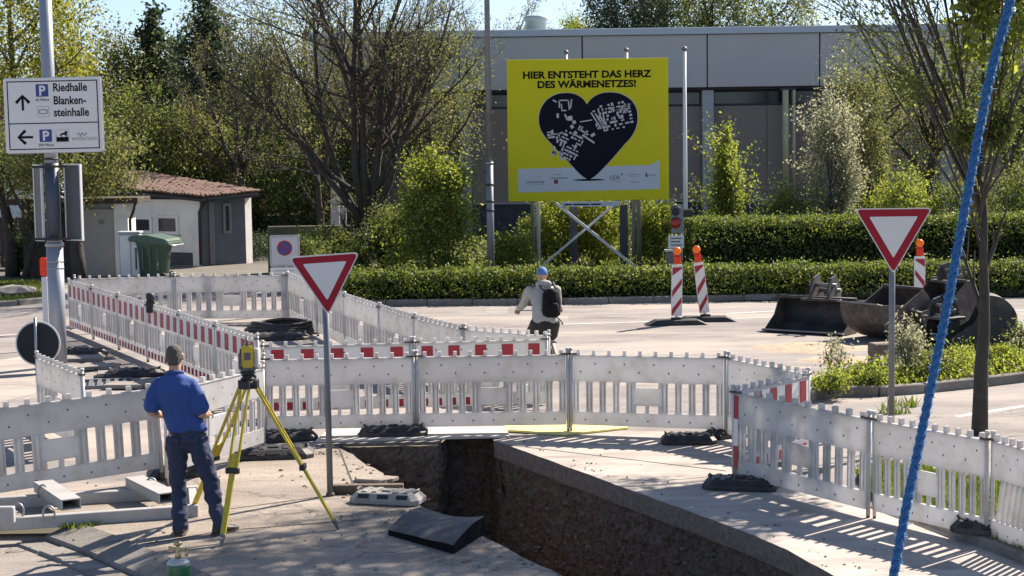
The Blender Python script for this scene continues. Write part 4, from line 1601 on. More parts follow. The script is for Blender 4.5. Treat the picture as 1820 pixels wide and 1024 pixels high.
# near left, leaning panel behind the steel frame, and the one behind the surveyor
a0, a1 = D(-82, 737, 16.75), D(284, 690, 17.9)
barrier('large leaning white barrier panel at the left behind the grey steel frame', (a0.x, a0.y, 0), (a1.x, a1.y, 0), z0=(a0.z - ZT, a1.z - ZT))
b0, b1 = D(291, 696, 17.4), D(465, 655, 19.3)
barrier('sunlit white barrier panel behind the tripod, set at an angle', (b0.x, b0.y, 0), (b1.x, b1.y, 0), z0=(b0.z - ZT, b1.z - ZT))
fr = [(lambda p: V((p.x, p.y, 0)))(G(x_, y_, ZT + .035)) for x_, y_ in ((468, 640), (735, 635), (1009, 631), (1290, 637))]
barrier('white barrier panel behind the left yield sign pole', fr[0], fr[1], z0=(.035, .035))
barrier('white barrier panel straight behind the far end of the trench', fr[1] + V((.03, 0, 0)), fr[2], z0=(.035, .035))
barrier('white barrier panel standing on the yellow plate, right of the trench end', fr[2] + V((.03, 0, 0)), fr[3], z0=(.035, .035))
z1_, z2_, z3_ = BP(1436, 666), BP(1304, 699), BP(1544, 746)
barrier('white barrier panel running back to the corner post before the island', fr[3] + V((.02, -.02, 0)), z1_, z0=(.035, .0))
barrier('short seen white barrier panel with red reflective stripes at the right corner', z2_, z1_ + V((0, -.06, 0)), red=True)
z4_, z5_ = BP(1757, 783), BP(1905, 822)
barrier('white barrier panel with red and white end foil, left of the blue rope', z2_ + V((.03, -.04, 0)), z3_, endfoil=True)
barrier('white barrier panel behind the blue rope on the grass verge', z3_ + V((.05, -.03, 0)), z4_)
barrier('white barrier panel with slanting slats at the right edge', z4_ + V((.03, -.03, 0)), z5_, diag=True)
# far enclosure
ks = [BP(121, 497), BP(306, 492), BP(511, 490)]
barrier('far white barrier panel in front of the green bin', ks[0] + V((.1, .1, 0)), ks[1], group='white barrier panels of the far enclosure')
barrier('far white barrier panel below the no-parking sign, left of the corner', ks[1] + V((.04, 0, 0)), ks[2], group='white barrier panels of the far enclosure')
ra_, rb_ = BP(122, 502), BP(458, 604)
rl = ['first red striped barrier panel beside the direction sign pole', 'second red striped barrier panel counted from the direction sign pole',
      'third red striped barrier panel counted from the direction sign pole, before the black lamp', 'red striped barrier panel carrying the small black lamp',
      'red striped barrier panel just right of the black lamp', 'red striped barrier panel ending at the yellow instrument']
for i in range(6):
    p, q = ra_.lerp(rb_, i / 6), ra_.lerp(rb_, (i + 1) / 6)
    e = (q - p).normalized() * .03
    barrier(rl[i], p + e, q, red=True, group='red striped barrier panels in a receding row')
black_lamp_at = ra_.lerp(rb_, 3.18 / 6)
sx = [BP(512, 489), BP(563, 508.5), BP(612, 527), BP(674, 547), BP(736, 566), BP(822, 586), BP(975, 598)]
sl = ['white barrier panel running from the far corner, partly behind the left yield sign', 'receding white barrier panel hidden mostly by the left yield sign',
      'receding white barrier panel with its end right of the yield sign', 'fourth white barrier panel in the row from the far corner to the cyclist',
      'fifth white barrier panel in the row from the far corner to the cyclist', 'white barrier panel directly before the cyclist, closing the receding row']
for i in range(6):
    e = (sx[i + 1] - sx[i]).normalized() * .03
    barrier(sl[i], sx[i] + e, sx[i + 1], group='white barrier panels receding from the far corner')
qs = [BP(466, 617), BP(731, 610), BP(972, 604)]
barrier('red striped barrier panel close behind the panel at the left yield sign pole', qs[0], qs[1], red=True, group='red striped panels behind the front row')
barrier('red striped barrier panel close behind the middle front panel, below the cyclist', qs[1] + V((.03, 0, 0)), qs[2], red=True, group='red striped panels behind the front row')
lp = [BP(67, 636), BP(148, 668)]
barrier('single white barrier panel seen edge on below the round sign back', lp[0], lp[1])

# ---- small black lamp hung on the red row
lampb = thing('warning_lamp', 'small black warning lamp clipped on the red striped barrier row', 'lamp', (black_lamp_at.x, black_lamp_at.y, .86), 0)
MB().box(-.07, .07, -.10, -.04, 0, .2).build('battery_box', M_black, lampb, bevel=.01)
MB().lathe([(.06, .2), (.075, .23), (.075, .3), (.05, .33)], 14, c=(0, -.07, 0)).build('lens', M_black, lampb)

# ================================================================== RUBBER BASES
def foot_plate(label, p, rz, m=M_rub, z=0.0, group='rubber barrier base plates', sc_=1.0):
    t = thing('base_plate', label, 'base plate', (p.x, p.y, z), rz, group)
    t.scale = (sc_, sc_, 1)

    def octo(a, b, c, zz):
        return [(-a + c, -b, zz), (a - c, -b, zz), (a, -b + c, zz), (a, b - c, zz), (a - c, b, zz), (-a + c, b, zz), (-a, b - c, zz), (-a, -b + c, zz)]
    mb = MB()
    r0, r1, r2 = octo(.40, .20, .07, 0), octo(.40, .20, .07, .045), octo(.33, .145, .05, .105)
    mb.add(r0 + r1 + r2, [tuple(range(7, -1, -1))] + [(i, (i + 1) % 8, 8 + (i + 1) % 8, 8 + i) for i in range(8)] +
           [(8 + i, 8 + (i + 1) % 8, 16 + (i + 1) % 8, 16 + i) for i in range(8)] + [tuple(range(16, 24))])
    mb.build('body', m, t, bevel=.006)
    for x in (-.24, -.12, .12, .24):
        MB().box(x - .028, x + .028, -.12, .12, .1055, .118).build('rib', m, t, bevel=.004)
    MB().box(-.05, .05, -.06, .06, .1055, .125).build('socket', M_black if m is M_rub else m, t, bevel=.004)
    for x in (-.22, 0, .22):
        M_ = Matrix.Translation((x, -.1735, .076)) @ Matrix.Rotation(R(-42), 4, 'X')
        MB().box(-.062, .062, -.004, .001, -.022, .022, M=Matrix.Translation((0, -.002, 0)) @ M_).build('pocket_shade', M_black, t)  # thin black plates; shade of the pockets put into their colour
    for s in (-1, 1):
        MB().tube([(s * .30, -.05, .095), (s * .34, -.05, .125), (s * .34, .05, .125), (s * .30, .05, .095)], .011, 6).build('handle', m, t)
    return t


fp = [('black rubber base plate under the sunlit panel beside the tripod', 505, 782, 15, M_rub, 1.0), ('wide black rubber base plate lying at the tripod leg clamp', 487, 812, 6, M_rub, 1.15),
      ('black rubber base plate overhanging the left trench end', 700, 776, 0, M_rub, 1.05), ('black rubber base plate lying right of the yellow plate', 1224, 788, -2, M_rub, .82),
      ('black rubber base plate lying by the corner panel beyond the end foil', 1297, 776, 30, M_rub, .8), ('black rubber base plate under the post with red and white end foil', 1316, 868, -14, M_rub, .95),
      ('black rubber base plate at the right end on the verge kerb', 1762, 966, -28, M_rub, .85), ('black rubber base plate behind the surveyor, under the red row', 240, 668, 8, M_rub, 1.15),
      ('black rubber base plate inside the far enclosure, left of the yield sign', 500, 603, 4, M_rub, 1.3), ('black rubber base plate below the leaning panel post behind the surveyor', 322, 846, 20, M_rub, .9),
      ('black rubber base plate near the pole foot beside the red row', 150, 632, -20, M_rub, 1.0)]
for lab, px, py, a, m, s in fp:
    foot_plate(lab, G(px, py), R(a), m, sc_=s, z=.032 if 690 < px < 710 else (.1 if px > 1700 else .008))
foot_plate('pale grey recycled base plate lying left of the trench', G(690, 893), R(-16), M_rubg, z=.012, sc_=.92)
tag(MB().box(-.36, .36, -.045, .045, 0, .09).build('timber', mat('weathered_timber', (.12, .09, .065), .9, .3, 12, bump=.4), None, G(655, 876, .008), bevel=.006),
    'short dark timber block behind the pale grey base plate', 'timber')
# bent dark rubber mat in front of the trench
mq = [G(690, 952), G(806, 986), G(862, 950), G(752, 926)]
mo_ = mq[0].copy()
mt = thing('rubber_mat', 'curved thick dark rubber mat lying at the left trench edge', 'mat', (mo_.x, mo_.y, .004))
vs, fs = [], []
nu, nv = 12, 8
hA, hB, hC, hD = .05, .08, .17, .13
for lay in (0, 1):
    for i in range(nu + 1):
        for j in range(nv + 1):
            u, v = i / nu, j / nv
            q = (mq[0].lerp(mq[1], u)).lerp(mq[3].lerp(mq[2], u), v) - mo_
            h = (hA * (1 - u) + hB * u) * (1 - v) + (hD * (1 - u) + hC * u) * v
            h += -.045 * math.sin(math.pi * u) * v + .05 * math.sin(math.pi * v) * (1 - u * .4) + .008 * noise.noise(V((u * 4, v * 4, 2)))
            vs.append((q.x, q.y, h if lay else max(0.0, .0)))
q = (nu + 1) * (nv + 1)
ix = lambda i, j, l: l * q + i * (nv + 1) + j
for i in range(nu):
    for j in range(nv):
        fs.append((ix(i, j, 1), ix(i + 1, j, 1), ix(i + 1, j + 1, 1), ix(i, j + 1, 1)))
        fs.append((ix(i, j, 0), ix(i, j + 1, 0), ix(i + 1, j + 1, 0), ix(i + 1, j, 0)))
for i in range(nu):
    fs.append((ix(i, 0, 0), ix(i + 1, 0, 0), ix(i + 1, 0, 1), ix(i, 0, 1)))
    fs.append((ix(i, nv, 0), ix(i, nv, 1), ix(i + 1, nv, 1), ix(i + 1, nv, 0)))
for j in range(nv):
    fs.append((ix(0, j, 0), ix(0, j, 1), ix(0, j + 1, 1), ix(0, j + 1, 0)))
    fs.append((ix(nu, j, 0), ix(nu, j + 1, 0), ix(nu, j + 1, 1), ix(nu, j, 1)))
M_mat = mat('dark_rubber_mat', (.045, .045, .048), .7, .2, 5, bump=.5, bscale=60, dirt=(.15, .14, .13), dscale=4, damt=.6)
MB().add(vs, fs[:2 * nu * nv], 0, True).build('mat_top', M_mat, mt)
MB().add(vs, fs[2 * nu * nv:], 0, False).build('mat_edge', mat('mat_edge_shaded', (.012, .012, .013), .9, .3, 8, bump=.4, spec=.05), mt)  # edge shade put into the colour, blacker than the mat top

# cover plates over the far end of the trench
cp = [G(560, 788), G(905, 779), G(900, 762), G(585, 766)]
tag(MB().slab([(p.x, p.y) for p in cp], .004, .032).build('cover_plate', M_plate, bevel=.004), 'pale cover plate lying across the far end of the trench', 'plate')
cp = [G(893, 768), G(1004, 776), G(1118, 764), G(1020, 752), G(900, 754)]
tag(MB().slab([(p.x, p.y) for p in cp], .0085, .036).build('cover_plate', M_yel, bevel=.004), 'yellow plate under the front barrier posts', 'plate')
# slabs and grating scattered inside the enclosure left of the red row
M_slab = mat('paving_slab', (.22, .20, .18), .9, .15, 4, bump=.3)
for k, (px, py, w, h, a) in enumerate(((150, 640, .7, .5, .1), (175, 655, .6, .45, -.15), (205, 668, .55, .4, .2), (138, 658, .5, .45, .3), (225, 690, .6, .4, -.1), (275, 685, .5, .4, .25))):
    p = G(px, py)
    tag(MB().box(-w / 2, w / 2, -h / 2, h / 2, 0, .06).build('paving_slab', M_slab, None, (p.x, p.y, .002 + .004 * k), bevel=.008), [
        'lifted paving slab nearest the direction sign pole foot', 'lifted paving slab in the middle of the heap below the red row', 'lifted paving slab next to the black base plate behind the surveyor',
        'lifted paving slab closest to the single edge-on barrier', 'lifted paving slab just beyond the leaning panel top', 'lifted paving slab at the surveyor shoulder behind the leaning panel'][k],
        'slab', 'lifted paving slabs').rotation_euler = (0, 0, a)
gp = G(200, 690)
gr = thing('grating', 'flat dark drain grating lying behind the leaning panel', 'grating', (gp.x - .3, gp.y + .3, .006), R(12))
for i in range(8):
    MB().box(-.5 + i * .125, -.44 + i * .125, -.35, .35, 0, .04).build('bar', M_galvd, gr)
for y in (-.38, .351):
    MB().box(-.5, .5, y, y + .03, 0, .045).build('edge_bar', M_galvd, gr)
bp = G(505, 592)
bag = thing('cable_coil', 'dark hose coil heaped inside the far enclosure behind the instrument', 'hose', (bp.x, bp.y, .15), 0)
for k in range(4):
    pts = [(math.cos(a) * (.75 - .05 * k), math.sin(a) * (.5 - .03 * k), -.1 + .05 * k + .02 * math.sin(3 * a + k)) for a in np.linspace(0, 2 * math.pi, 26)]
    MB().tube(pts, .035, 7).build('loop', M_rub, bag)

# ================================================================== STEEL FRAME
M_frame = mat('grey_painted_steel', (.36, .355, .345), .5, .06, 3, dirt=(.22, .19, .16), dscale=4, damt=.5)
f0 = G(-60, 952)
sf = thing('steel_frame', 'grey steel beam frame with two cross beams lying before the leaning panel', 'frame', (0, 0, 0))


def ibeam(p, q, w, h, name, parent, m):
    p, q = V(p), V(q)
    mb = MB()
    mb.beam(p + V((0, 0, h - .006)), q + V((0, 0, h - .006)), w, .012)
    mb.beam(p + V((0, 0, .006)), q + V((0, 0, .006)), w, .012)
    mb.beam(p + V((0, 0, h / 2)), q + V((0, 0, h / 2)), .012, h - .026)
    return mb.build(name, m, parent)


A0, A1 = G(-70, 948), G(352, 918)
B0, B1 = G(-70, 908), G(352, 884)
MB().beam(A0 + V((0, 0, .06)), A1 + V((0, 0, .06)), .09, .12).build('long_beam', M_frame, sf, bevel=.006)
MB().beam(B0 + V((0, 0, .06)), B1 + V((0, 0, .06)), .09, .12).build('long_beam', M_frame, sf, bevel=.006)


def channel(p, q, w, h, z):
    """hollow box beam with an open end"""
    p, q = V((p.x, p.y, z)), V((q.x, q.y, z))
    mb = MB()
    t = .012
    d = (q - p).normalized()
    a = V((d.y, -d.x, 0))
    mb.beam(p + V((0, 0, h - t / 2)), q + V((0, 0, h - t / 2)), w, t)
    mb.beam(p + V((0, 0, t / 2)), q + V((0, 0, t / 2)), w, t)
    for s in (-1, 1):
        mb.beam(p + a * s * (w / 2 - t / 2) + V((0, 0, h / 2)), q + a * s * (w / 2 - t / 2) + V((0, 0, h / 2)), t, h - 2 * t - .004)
    return mb


for (p, q) in ((G(78, 893), G(128, 928)), (G(240, 885), G(300, 916))):
    channel(p, q, .19, .105, .121).build('cross_beam', M_frame, sf)
for p in (G(78, 905), G(33, 940), G(88, 945), G(270, 892)):
    pts = [(p.x + .055 * math.cos(a), p.y, .12 + .055 + .07 * math.sin(a) if math.sin(a) > -.3 else .12) for a in np.linspace(-.6, math.pi + .6, 12)]
    MB().tube(pts, .010, 8).build('lifting_eye', M_galv, sf)
p = G(20, 947)
MB().box(p.x - .12, p.x + .05, p.y - .08, p.y + .0, .10, .26).build('end_bracket', M_frame, sf, bevel=.01)
p = G(352, 912)
MB().beam(A1 + V((-.05, .05, .06)), B1 + V((-.05, -.05, .06)), .08, .10).build('end_beam', M_frame, sf, bevel=.006)

# ================================================================== GAS CYLINDER
gp = G(319, 1064, LOWZ)
gc = thing('gas_cylinder', 'small green gas cylinder with brass valve at the bottom edge', 'gas cylinder', (gp.x, gp.y, LOWZ))
M_cyl = mat('cylinder_green', (.018, .13, .06), .35, .15, 4, coat=.4)
M_cylg = mat('cylinder_shoulder', (.40, .43, .41), .4, .12, 5)
M_brs = mat('brass', (.50, .38, .20), .35, .15, 8, metal=.8)
MB().lathe([(.085, 0), (.10, .02), (.10, .275), (.099, .295)], 24).build('body', M_cyl, gc)
MB().lathe([(.0985, .296), (.088, .315), (.062, .330), (.034, .337), (.03, .34)], 24).build('shoulder', M_cylg, gc)
MB().lathe([(.026, .341), (.026, .38), (.018, .39), (.018, .44), (.012, .45)], 12).build('valve', M_brs, gc)
MB().tube([(-.075, 0, .425), (-.02, 0, .415), (.05, 0, .41), (.085, .01, .42)], [.018, .014, .014, .02], 8).build('outlet', M_brs, gc)
MB().lathe([(.03, .451), (.036, .458), (.036, .475), (.026, .482)], 10).build('hand_wheel', M_brs, gc)
MB().tube([(.07, 0, .42), (.075, -.01, .39), (.07, -.02, .36)], .013, 8).build('regulator', M_brs, gc)

# ================================================================== SIGNS
M_signw = mat('sign_white', (.62, .62, .62), .35, .03, 1, coat=.2)
M_signr = mat('sign_red', (.30, .005, .02), .4, .05, 2, spec=.25)
M_signb = mat('sign_blue', (.012, .03, .19), .35, .05, 2)
M_ink = mat('sign_black', (.006, .006, .007), .6, .05, 2, spec=.12)
M_inkg = mat('sign_grey_print', (.28, .29, .31), .5, .05, 2)
M_alu = mat('sign_back_aluminium', (.20, .21, .22), .45, .1, 2, metal=.4)


def round_poly(pts, r, k=4):
    """polygon with rounded corners"""
    out = []
    n = len(pts)
    for i in range(n):
        p, a, b = V(pts[i]), V(pts[i - 1]), V(pts[(i + 1) % n])
        u, v = (a - p).normalized(), (b - p).normalized()
        h = u.angle(v) / 2
        t = r / math.tan(h)
        s, e = p + u * t, p + v * t
        for j in range(k + 1):
            f = j / k
            q = (s.lerp(p, f)).lerp(p.lerp(e, f), f)
            out.append((q.x, q.y))
    return out


def rrect(x0, x1, z0, z1, r=.02):
    return round_poly([(x0, z0), (x1, z0), (x1, z1), (x0, z1)], r)


def yield_sign(label, foot, w, ztop, tilt, yaw, r_pole):
    t = thing('yield_sign', label, 'road sign', foot, 0, 'yield signs at the junction')
    MB().tube([(0, 0, -.05), (0, 0, ztop - .05)], r_pole, 14).build('pole', M_galvd, t)
    MB().lathe([(r_pole + .012, 0), (r_pole + .012, .03), (r_pole + .002, .04)], 14).build('pole_collar', M_foot, t)
    h = w * .866
    tri = [(-w / 2, 0), (0, -h), (w / 2, 0)]
    s = MB().prism(round_poly(tri, .035), -.012, .0).build('sign_plate', M_signw, t)
    s.location = (0, -r_pole - .012, ztop)
    s.rotation_euler = (0, tilt, yaw)

    def inset(d):
        c = h / 3
        f = (c - d) / c
        return [(x * f, -c + (z + c) * f) for x, z in tri]
    MB().prism(round_poly(inset(.012), .03), -.0145, -.0125).build('red_border', M_signr, s)
    MB().prism(round_poly(inset(.085 * w / .9 + .012), .012), -.0170, -.0150).build('white_field', M_signw, s)
    MB().prism(round_poly(inset(.03), .03), .0005, .014).build('sign_back', M_alu, s)
    for z in (-.1 * w, -.45 * w):
        MB().lathe([(r_pole + .006, 0), (r_pole + .006, .05)], 12, c=(0, 0, ztop + z)).build('clamp', M_galv, t)
    return t


p = G(587, 882)
yield_sign('yield sign left of the trench, in front of the front barrier row', p, .72, D(580, 452, p.y).z, -.045, R(10), .032)
p = G(1584, 764)
yield_sign('yield sign on the right, above the bucket row', p, .925, D(1584, 370, p.y).z, -.003, R(-6), .038)

# ---- direction sign on the big pole
pb = G(105, 652)
pl = thing('direction_sign', 'white direction sign with two black arrows on a thick steel pole', 'direction sign', (pb.x, pb.y, 0))
dd_ = pb.y
zz = lambda py, px=100: D(px, py, dd_).z
M_pole = mat('pole_grey', (.27, .29, .33), .45, .08, 3, metal=.3)
MB().tube([(0, 0, -.05), (0, 0, zz(438))], .135, 20).build('pole_sleeve', M_pole, pl)
MB().lathe([(.15, zz(438)), (.15, zz(433)), (.12, zz(430))], 20).build('pole_collar', M_galv, pl)
MB().tube([(0, 0, zz(431)), (0, 0, zz(-90))], [.11, .098], 20).build('pole', M_pole, pl)
MB().tube([(0, 0, zz(424)), (0, 0, zz(290))], [.118, .116], 20).build('dark_wrap', mat('dark_blue_wrap', (.045, .06, .085), .5, .12, 3), pl)
for py in (466, 478, 430, 284):
    MB().lathe([(.142 if py > 440 else .118, 0), (.142 if py > 440 else .118, .03)], 16, c=(0, 0, zz(py))).build('clamp', M_galv if py != 284 else M_black, pl)
x0, x1 = D(14, 200, dd_).x - pb.x, D(186, 200, dd_).x - pb.x
z0, z1 = zz(271), zz(139)
cxs, czs = (x0 + x1) / 2, (z0 + z1) / 2
hw, hh = (x1 - x0) / 2, (z1 - z0) / 2
sp = MB().prism(rrect(-hw, hw, -hh, hh, .04), -.02, .0).build('sign_panel', M_signw, pl, (cxs, -.165, czs))
sp.rotation_euler = (0, -.008, 0)
MB().prism(rrect(-hw - .01, hw + .01, -hh - .01, hh + .01, .05), .001, .03).build('panel_rim', M_galv, sp)
YF = -.0215


def flat(poly, m, name, parent=sp, y=YF, d=.0014):
    return MB().prism(poly, y - d, y).build(name, m, parent)


def SX(px):
    return (px - 100.0) / (186 - 14) * 2 * hw


def SZ(py):
    return -(py - 205.0) / (271 - 139) * 2 * hh


# black frame: five bars
for (a, b, c, d) in ((20, 180, 144, 145.8), (20, 180, 263.5, 265.3), (20, 21.8, 146, 263.3), (178.2, 180, 146, 263.3), (22, 178, 218, 219.8)):
    flat([(SX(a), SZ(d)), (SX(b), SZ(d)), (SX(b), SZ(c)), (SX(a), SZ(c))], M_ink, 'frame_line')


def arrow(cx, cz, s, ang):
    ca, sa = math.cos(ang), math.sin(ang)
    pts = [(-.15, -1), (.15, -1), (.15, .5), (.72, -.18), (1.0, .12), (0, 1.05), (-1.0, .12), (-.72, -.18), (-.15, .5)]
    return [(cx + (x * ca - z * sa) * s, cz + (x * sa + z * ca) * s) for x, z in pts]


flat(arrow(SX(47), SZ(182), .125, 0), M_ink, 'arrow')
flat(arrow(SX(49), SZ(243), .125, math.pi / 2), M_ink, 'arrow')
for cx, cy, cap in ((82, 161, '60 Plätze'), (85, 241, '200 Plätze')):
    q = flat(rrect(SX(cx - 11), SX(cx + 11), SZ(cy + 11), SZ(cy - 11), .012), M_signb, 'parking_symbol')
    lettering('P', .215, sp, (SX(cx), YF - .0018, SZ(cy + 8.2)), M_signw, bold=.006)
    lettering(cap, .06, sp, (SX(cx), YF - .0006, SZ(cy + 18.5)), M_ink)
for s_, py in (('Riedhalle', 163), ('Blanken-', 186), ('steinhalle', 207)):
    lettering(s_, .185, sp, (SX(101), YF - .0006, SZ(py)), M_ink, 'LEFT', bold=.004, xs=.82)
flat(rrect(SX(72), SX(93), SZ(208), SZ(189), .008), M_inkg, 'hall_symbol')
flat(rrect(SX(72.8), SX(92.2), SZ(207.2), SZ(189.8), .008), M_signw, 'hall_symbol', y=YF - .0016, d=.001)
flat(rrect(SX(74), SX(91), SZ(203), SZ(194), .035), M_inkg, 'hall_symbol', y=YF - .0028, d=.001)
flat(rrect(SX(77), SX(88), SZ(200.7), SZ(196.3), .018), M_signw, 'hall_symbol', y=YF - .004, d=.001)
# swimmer symbol
flat([(SX(104), SZ(252)), (SX(125), SZ(252)), (SX(125), SZ(244)), (SX(121), SZ(243)), (SX(117), SZ(244.5)), (SX(113), SZ(243)), (SX(109), SZ(244.5)), (SX(104), SZ(243))], M_ink, 'swimmer_symbol')
flat([(SX(109), SZ(241)), (SX(115), SZ(236)), (SX(121), SZ(238)), (SX(124), SZ(241.5)), (SX(121), SZ(242)), (SX(116), SZ(239.5)), (SX(112), SZ(242))], M_ink, 'swimmer_symbol')
flat([(SX(121) + .025 * math.cos(a), SZ(236) + .025 * math.sin(a)) for a in np.linspace(0, 5.7, 10)], M_ink, 'swimmer_symbol')
for (a, b, c, d) in ((103, 126, 231, 231.6), (103, 126, 252.6, 253.2), (103, 103.7, 231.7, 252.5), (125.3, 126, 231.7, 252.5)):
    flat([(SX(a), SZ(d)), (SX(b), SZ(d)), (SX(b), SZ(c)), (SX(a), SZ(c))], M_inkg, 'symbol_border')
lettering('wellarium', .105, sp, (SX(153), YF - .0006, SZ(250.5)), M_inkg)
MB().tube([(SX(141) + (SX(158) - SX(141)) * i / 24, YF - .003, SZ(240) + .022 * math.sin(i * .62)) for i in range(0, 25)], .007, 5).build('wave_logo', M_inkg, sp)
# two sign backs set in a V on the pole
for s, (px0, px1) in ((-1, (70, 88)), (1, (112, 146))):
    a, b = D(px0, 300, dd_).x - pb.x, D(px1, 300, dd_).x - pb.x
    za, zb_ = zz(428), zz(292)
    g0 = V((a, -.05 if s < 0 else .05, 0))
    g1 = V((b, .30 if s < 0 else -.12, 0))
    if s < 0:
        g0, g1 = V((-.315, .05, 0)), V((-.145, -.10, 0))
    M_ = Matrix.Translation(g0) @ Matrix.Rotation(math.atan2(g1.y - g0.y, g1.x - g0.x), 4, 'Z')
    L_ = (g1 - g0).length
    brd = MB().box(0.02, L_ - .02, 0, .03, za + .02, zb_ - .02, M=M_).build('sign_back', mat('dark_board', (.07, .075, .085), .5, .1, 2) if s > 0 else mat('light_board', (.11, .115, .12), .5, .06, 2), pl)
    for (u0, u1, v0, v1) in ((0, .019, za, zb_), (L_ - .019, L_, za, zb_), (.0195, L_ - .0195, za, za + .019), (.0195, L_ - .0195, zb_ - .019, zb_)):
        MB().box(u0, u1, -.012, .035, v0, v1, M=M_).build('board_rim', M_signw, brd)
for py in (296, 424):
    MB().beam((-.28, -.13, zz(py)), (.3, -.13, zz(py)), .03, .04).build('bracket', M_black, pl)

# ---- round sign seen from behind and beacon beside the pole
rp_ = G(66, 664)
rs = thing('round_sign', 'round dark sign seen from behind on a thin post left of the pole', 'road sign', (rp_.x, rp_.y, 0))
zc = D(64, 611, rp_.y).z
MB().tube([(0, 0, 0), (0, 0, zc + .42)], .025, 10).build('post', M_galv, rs)
M_rim = M_signw
vs = MB().lathe([(.345, 0), (.36, .005), (.36, .02), (.345, .025)], 36, smooth=False)
vs.v = [(x, -z, y) for x, y, z in vs.v]
d_ = vs.build('sign_rim', M_rim, rs, (.02, .06, zc))
vs = MB().lathe([(.335, .0), (.335, .006)], 36, smooth=False)
vs.v = [(x, -z - .0255, y) for x, y, z in vs.v]
vs.build('sign_back', mat('dark_sign_back', (.03, .032, .038), .6, .1, 2, spec=.1), rs, (.02, .06, zc))

M_lamp = mat('amber_red_lens', (.75, .06, .015), .3, .1, 10, trans=.3)
M_lampa = mat('amber_lens', (.9, .25, .02), .3, .1, 10, trans=.3)


def beacon(label, px, py, lean, yaw, board_bottom=None, base=True, tall=1.0, w=.21, mirror=1):
    p = G(px, py)
    t = thing('beacon', label, 'beacon', (p.x, p.y, 0), yaw, 'striped warning beacons with lamps')
    if base:
        mb = MB()
        r0 = [(-.62, -.2, 0), (.62, -.2, 0), (.62, .2, 0), (-.62, .2, 0)]
        r1 = [(-.40, -.17, .1), (.40, -.17, .1), (.40, .17, .1), (-.40, .17, .1)]
        mb.add(r0 + r1, [(3, 2, 1, 0), (4, 5, 6, 7)] + [(i, (i + 1) % 4, 4 + (i + 1) % 4, 4 + i) for i in range(4)])
        mb.build('base', M_rub, t, bevel=.01)
        MB().box(-.1, .1, -.06, .06, .101, .14).build('socket', M_rub, t, bevel=.01)
    b = MB().prism(rrect(-w / 2, w / 2, .17, .17 + tall, .03), -.02, .02).build('board', M_foilw, t)
    b.rotation_euler = (0, lean, 0)
    MB().box(-.03, .03, -.018, .018, .08, .169).build('foot', M_signw, b)
    for k in range(3):
        zb_ = .17 + .06 + k * .36 * tall
        pts = [(-w / 2 + .012, zb_ - .06), (w / 2 - .012, zb_ + .20), (w / 2 - .012, zb_ + .31), (-w / 2 + .012, zb_ + .07)]
        if k == 2:
            pts = [(-w / 2 + .012, zb_), (w / 2 - .012, zb_ + .14), (w / 2 - .012, min(zb_ + .17, .16 + tall)), (-w / 2 + .012, min(zb_ + .16, .16 + tall))]
        if mirror < 0:
            pts = [(-x, z) for x, z in pts][::-1]
        MB().prism(pts, -.0225, -.0205).build('red_stripe', M_red, b)
    l = MB().box(-.065, .065, -.05, .05, .18 + tall, .33 + tall).build('lamp', M_lamp, b, bevel=.012)
    vs = MB().lathe([(.06, -.04), (.078, -.02), (.078, .035), (.05, .06)], 18)
    vs.v = [(x, -z, y) for x, y, z in vs.v]
    vs.build('lens', M_lampa, l, (-.01, -.02, .43 + tall))
    MB().box(-.09, .06, -.035, .045, .335 + tall, .35 + tall).build('lamp_bracket', M_signr, l)
    return t


beacon('red and white beacon with amber lamp, left of the leaning pair', 1202, 577, .02, R(4), w=.21)
beacon('red and white beacon leaning left, right one of the pair', 1254, 571, -.115, R(-3), w=.20)
beacon('red and white beacon behind the excavator buckets', 1634, 558, .0, R(2), base=True, w=.22, mirror=-1)
p = G(78, 640)
bt = thing('beacon', 'thin white beacon with red lamp beside the direction sign pole', 'beacon', (D(79, 500, 30).x, 30, 0), 0, 'striped warning beacons with lamps')
MB().box(-.05, .05, -.02, .02, .0, D(79, 492, 30).z).build('board', M_signw, bt, bevel=.01)
MB().box(-.065, .065, -.05, .05, D(79, 491, 30).z, D(79, 458, 30).z).build('lamp', M_lamp, bt, bevel=.02, seg=2)

# ---- mobile traffic light behind the hedge
tp = D(1208, 470, 39.6)
tl = thing('traffic_light', 'mobile traffic light with grey housing and white plate behind the hedge', 'traffic light', (tp.x, 39.6, 0))
zt = lambda py, px=1200: D(px, py, 39.6).z
xt = lambda px: D(px, 420, 39.6).x - tp.x
MB().tube([(xt(1210), .05, 0), (xt(1208), .05, zt(372))], .055, 10).build('post', M_galvd, tl)
hs_ = MB().prism(rrect(xt(1193), xt(1214), zt(414), zt(364), .05), -.12, .0).build('housing', M_galvd, tl)
for k, (py, m) in enumerate(((376, M_black), (396, mat('red_lens', (.33, .018, .025), .3, .05, 4)), (0, None))):
    if m is None:
        continue
    vs = MB().lathe([(.125 if k else .09, 0), (.125 if k else .09, .03), (.05, .05)], 18)
    vs.v = [(x, -z - .121, y) for x, y, z in vs.v]
    vs.build('lens', m, hs_, (xt(1200), 0, zt(py)))
    MB().tube([(xt(1200) + .13 * math.cos(a), -.19, zt(py) + .13 * math.sin(a)) for a in np.linspace(.3, 2.84, 9)], .012, 5).build('visor', M_black, hs_)
pn_ = MB().prism(rrect(xt(1187), xt(1215), zt(441), zt(418), .02), -.10, -.07).build('plate', M_signw, tl)
for i in range(3):
    MB().box(xt(1191), xt(1211 - 3 * (i % 2)), -.1025, -.1005, zt(424 + i * 6), zt(422.4 + i * 6)).build('text_line', M_ink, pn_)
MB().box(xt(1184), xt(1200), -.16, -.02, zt(478), zt(447)).build('battery_case', M_galvd, tl, bevel=.02)
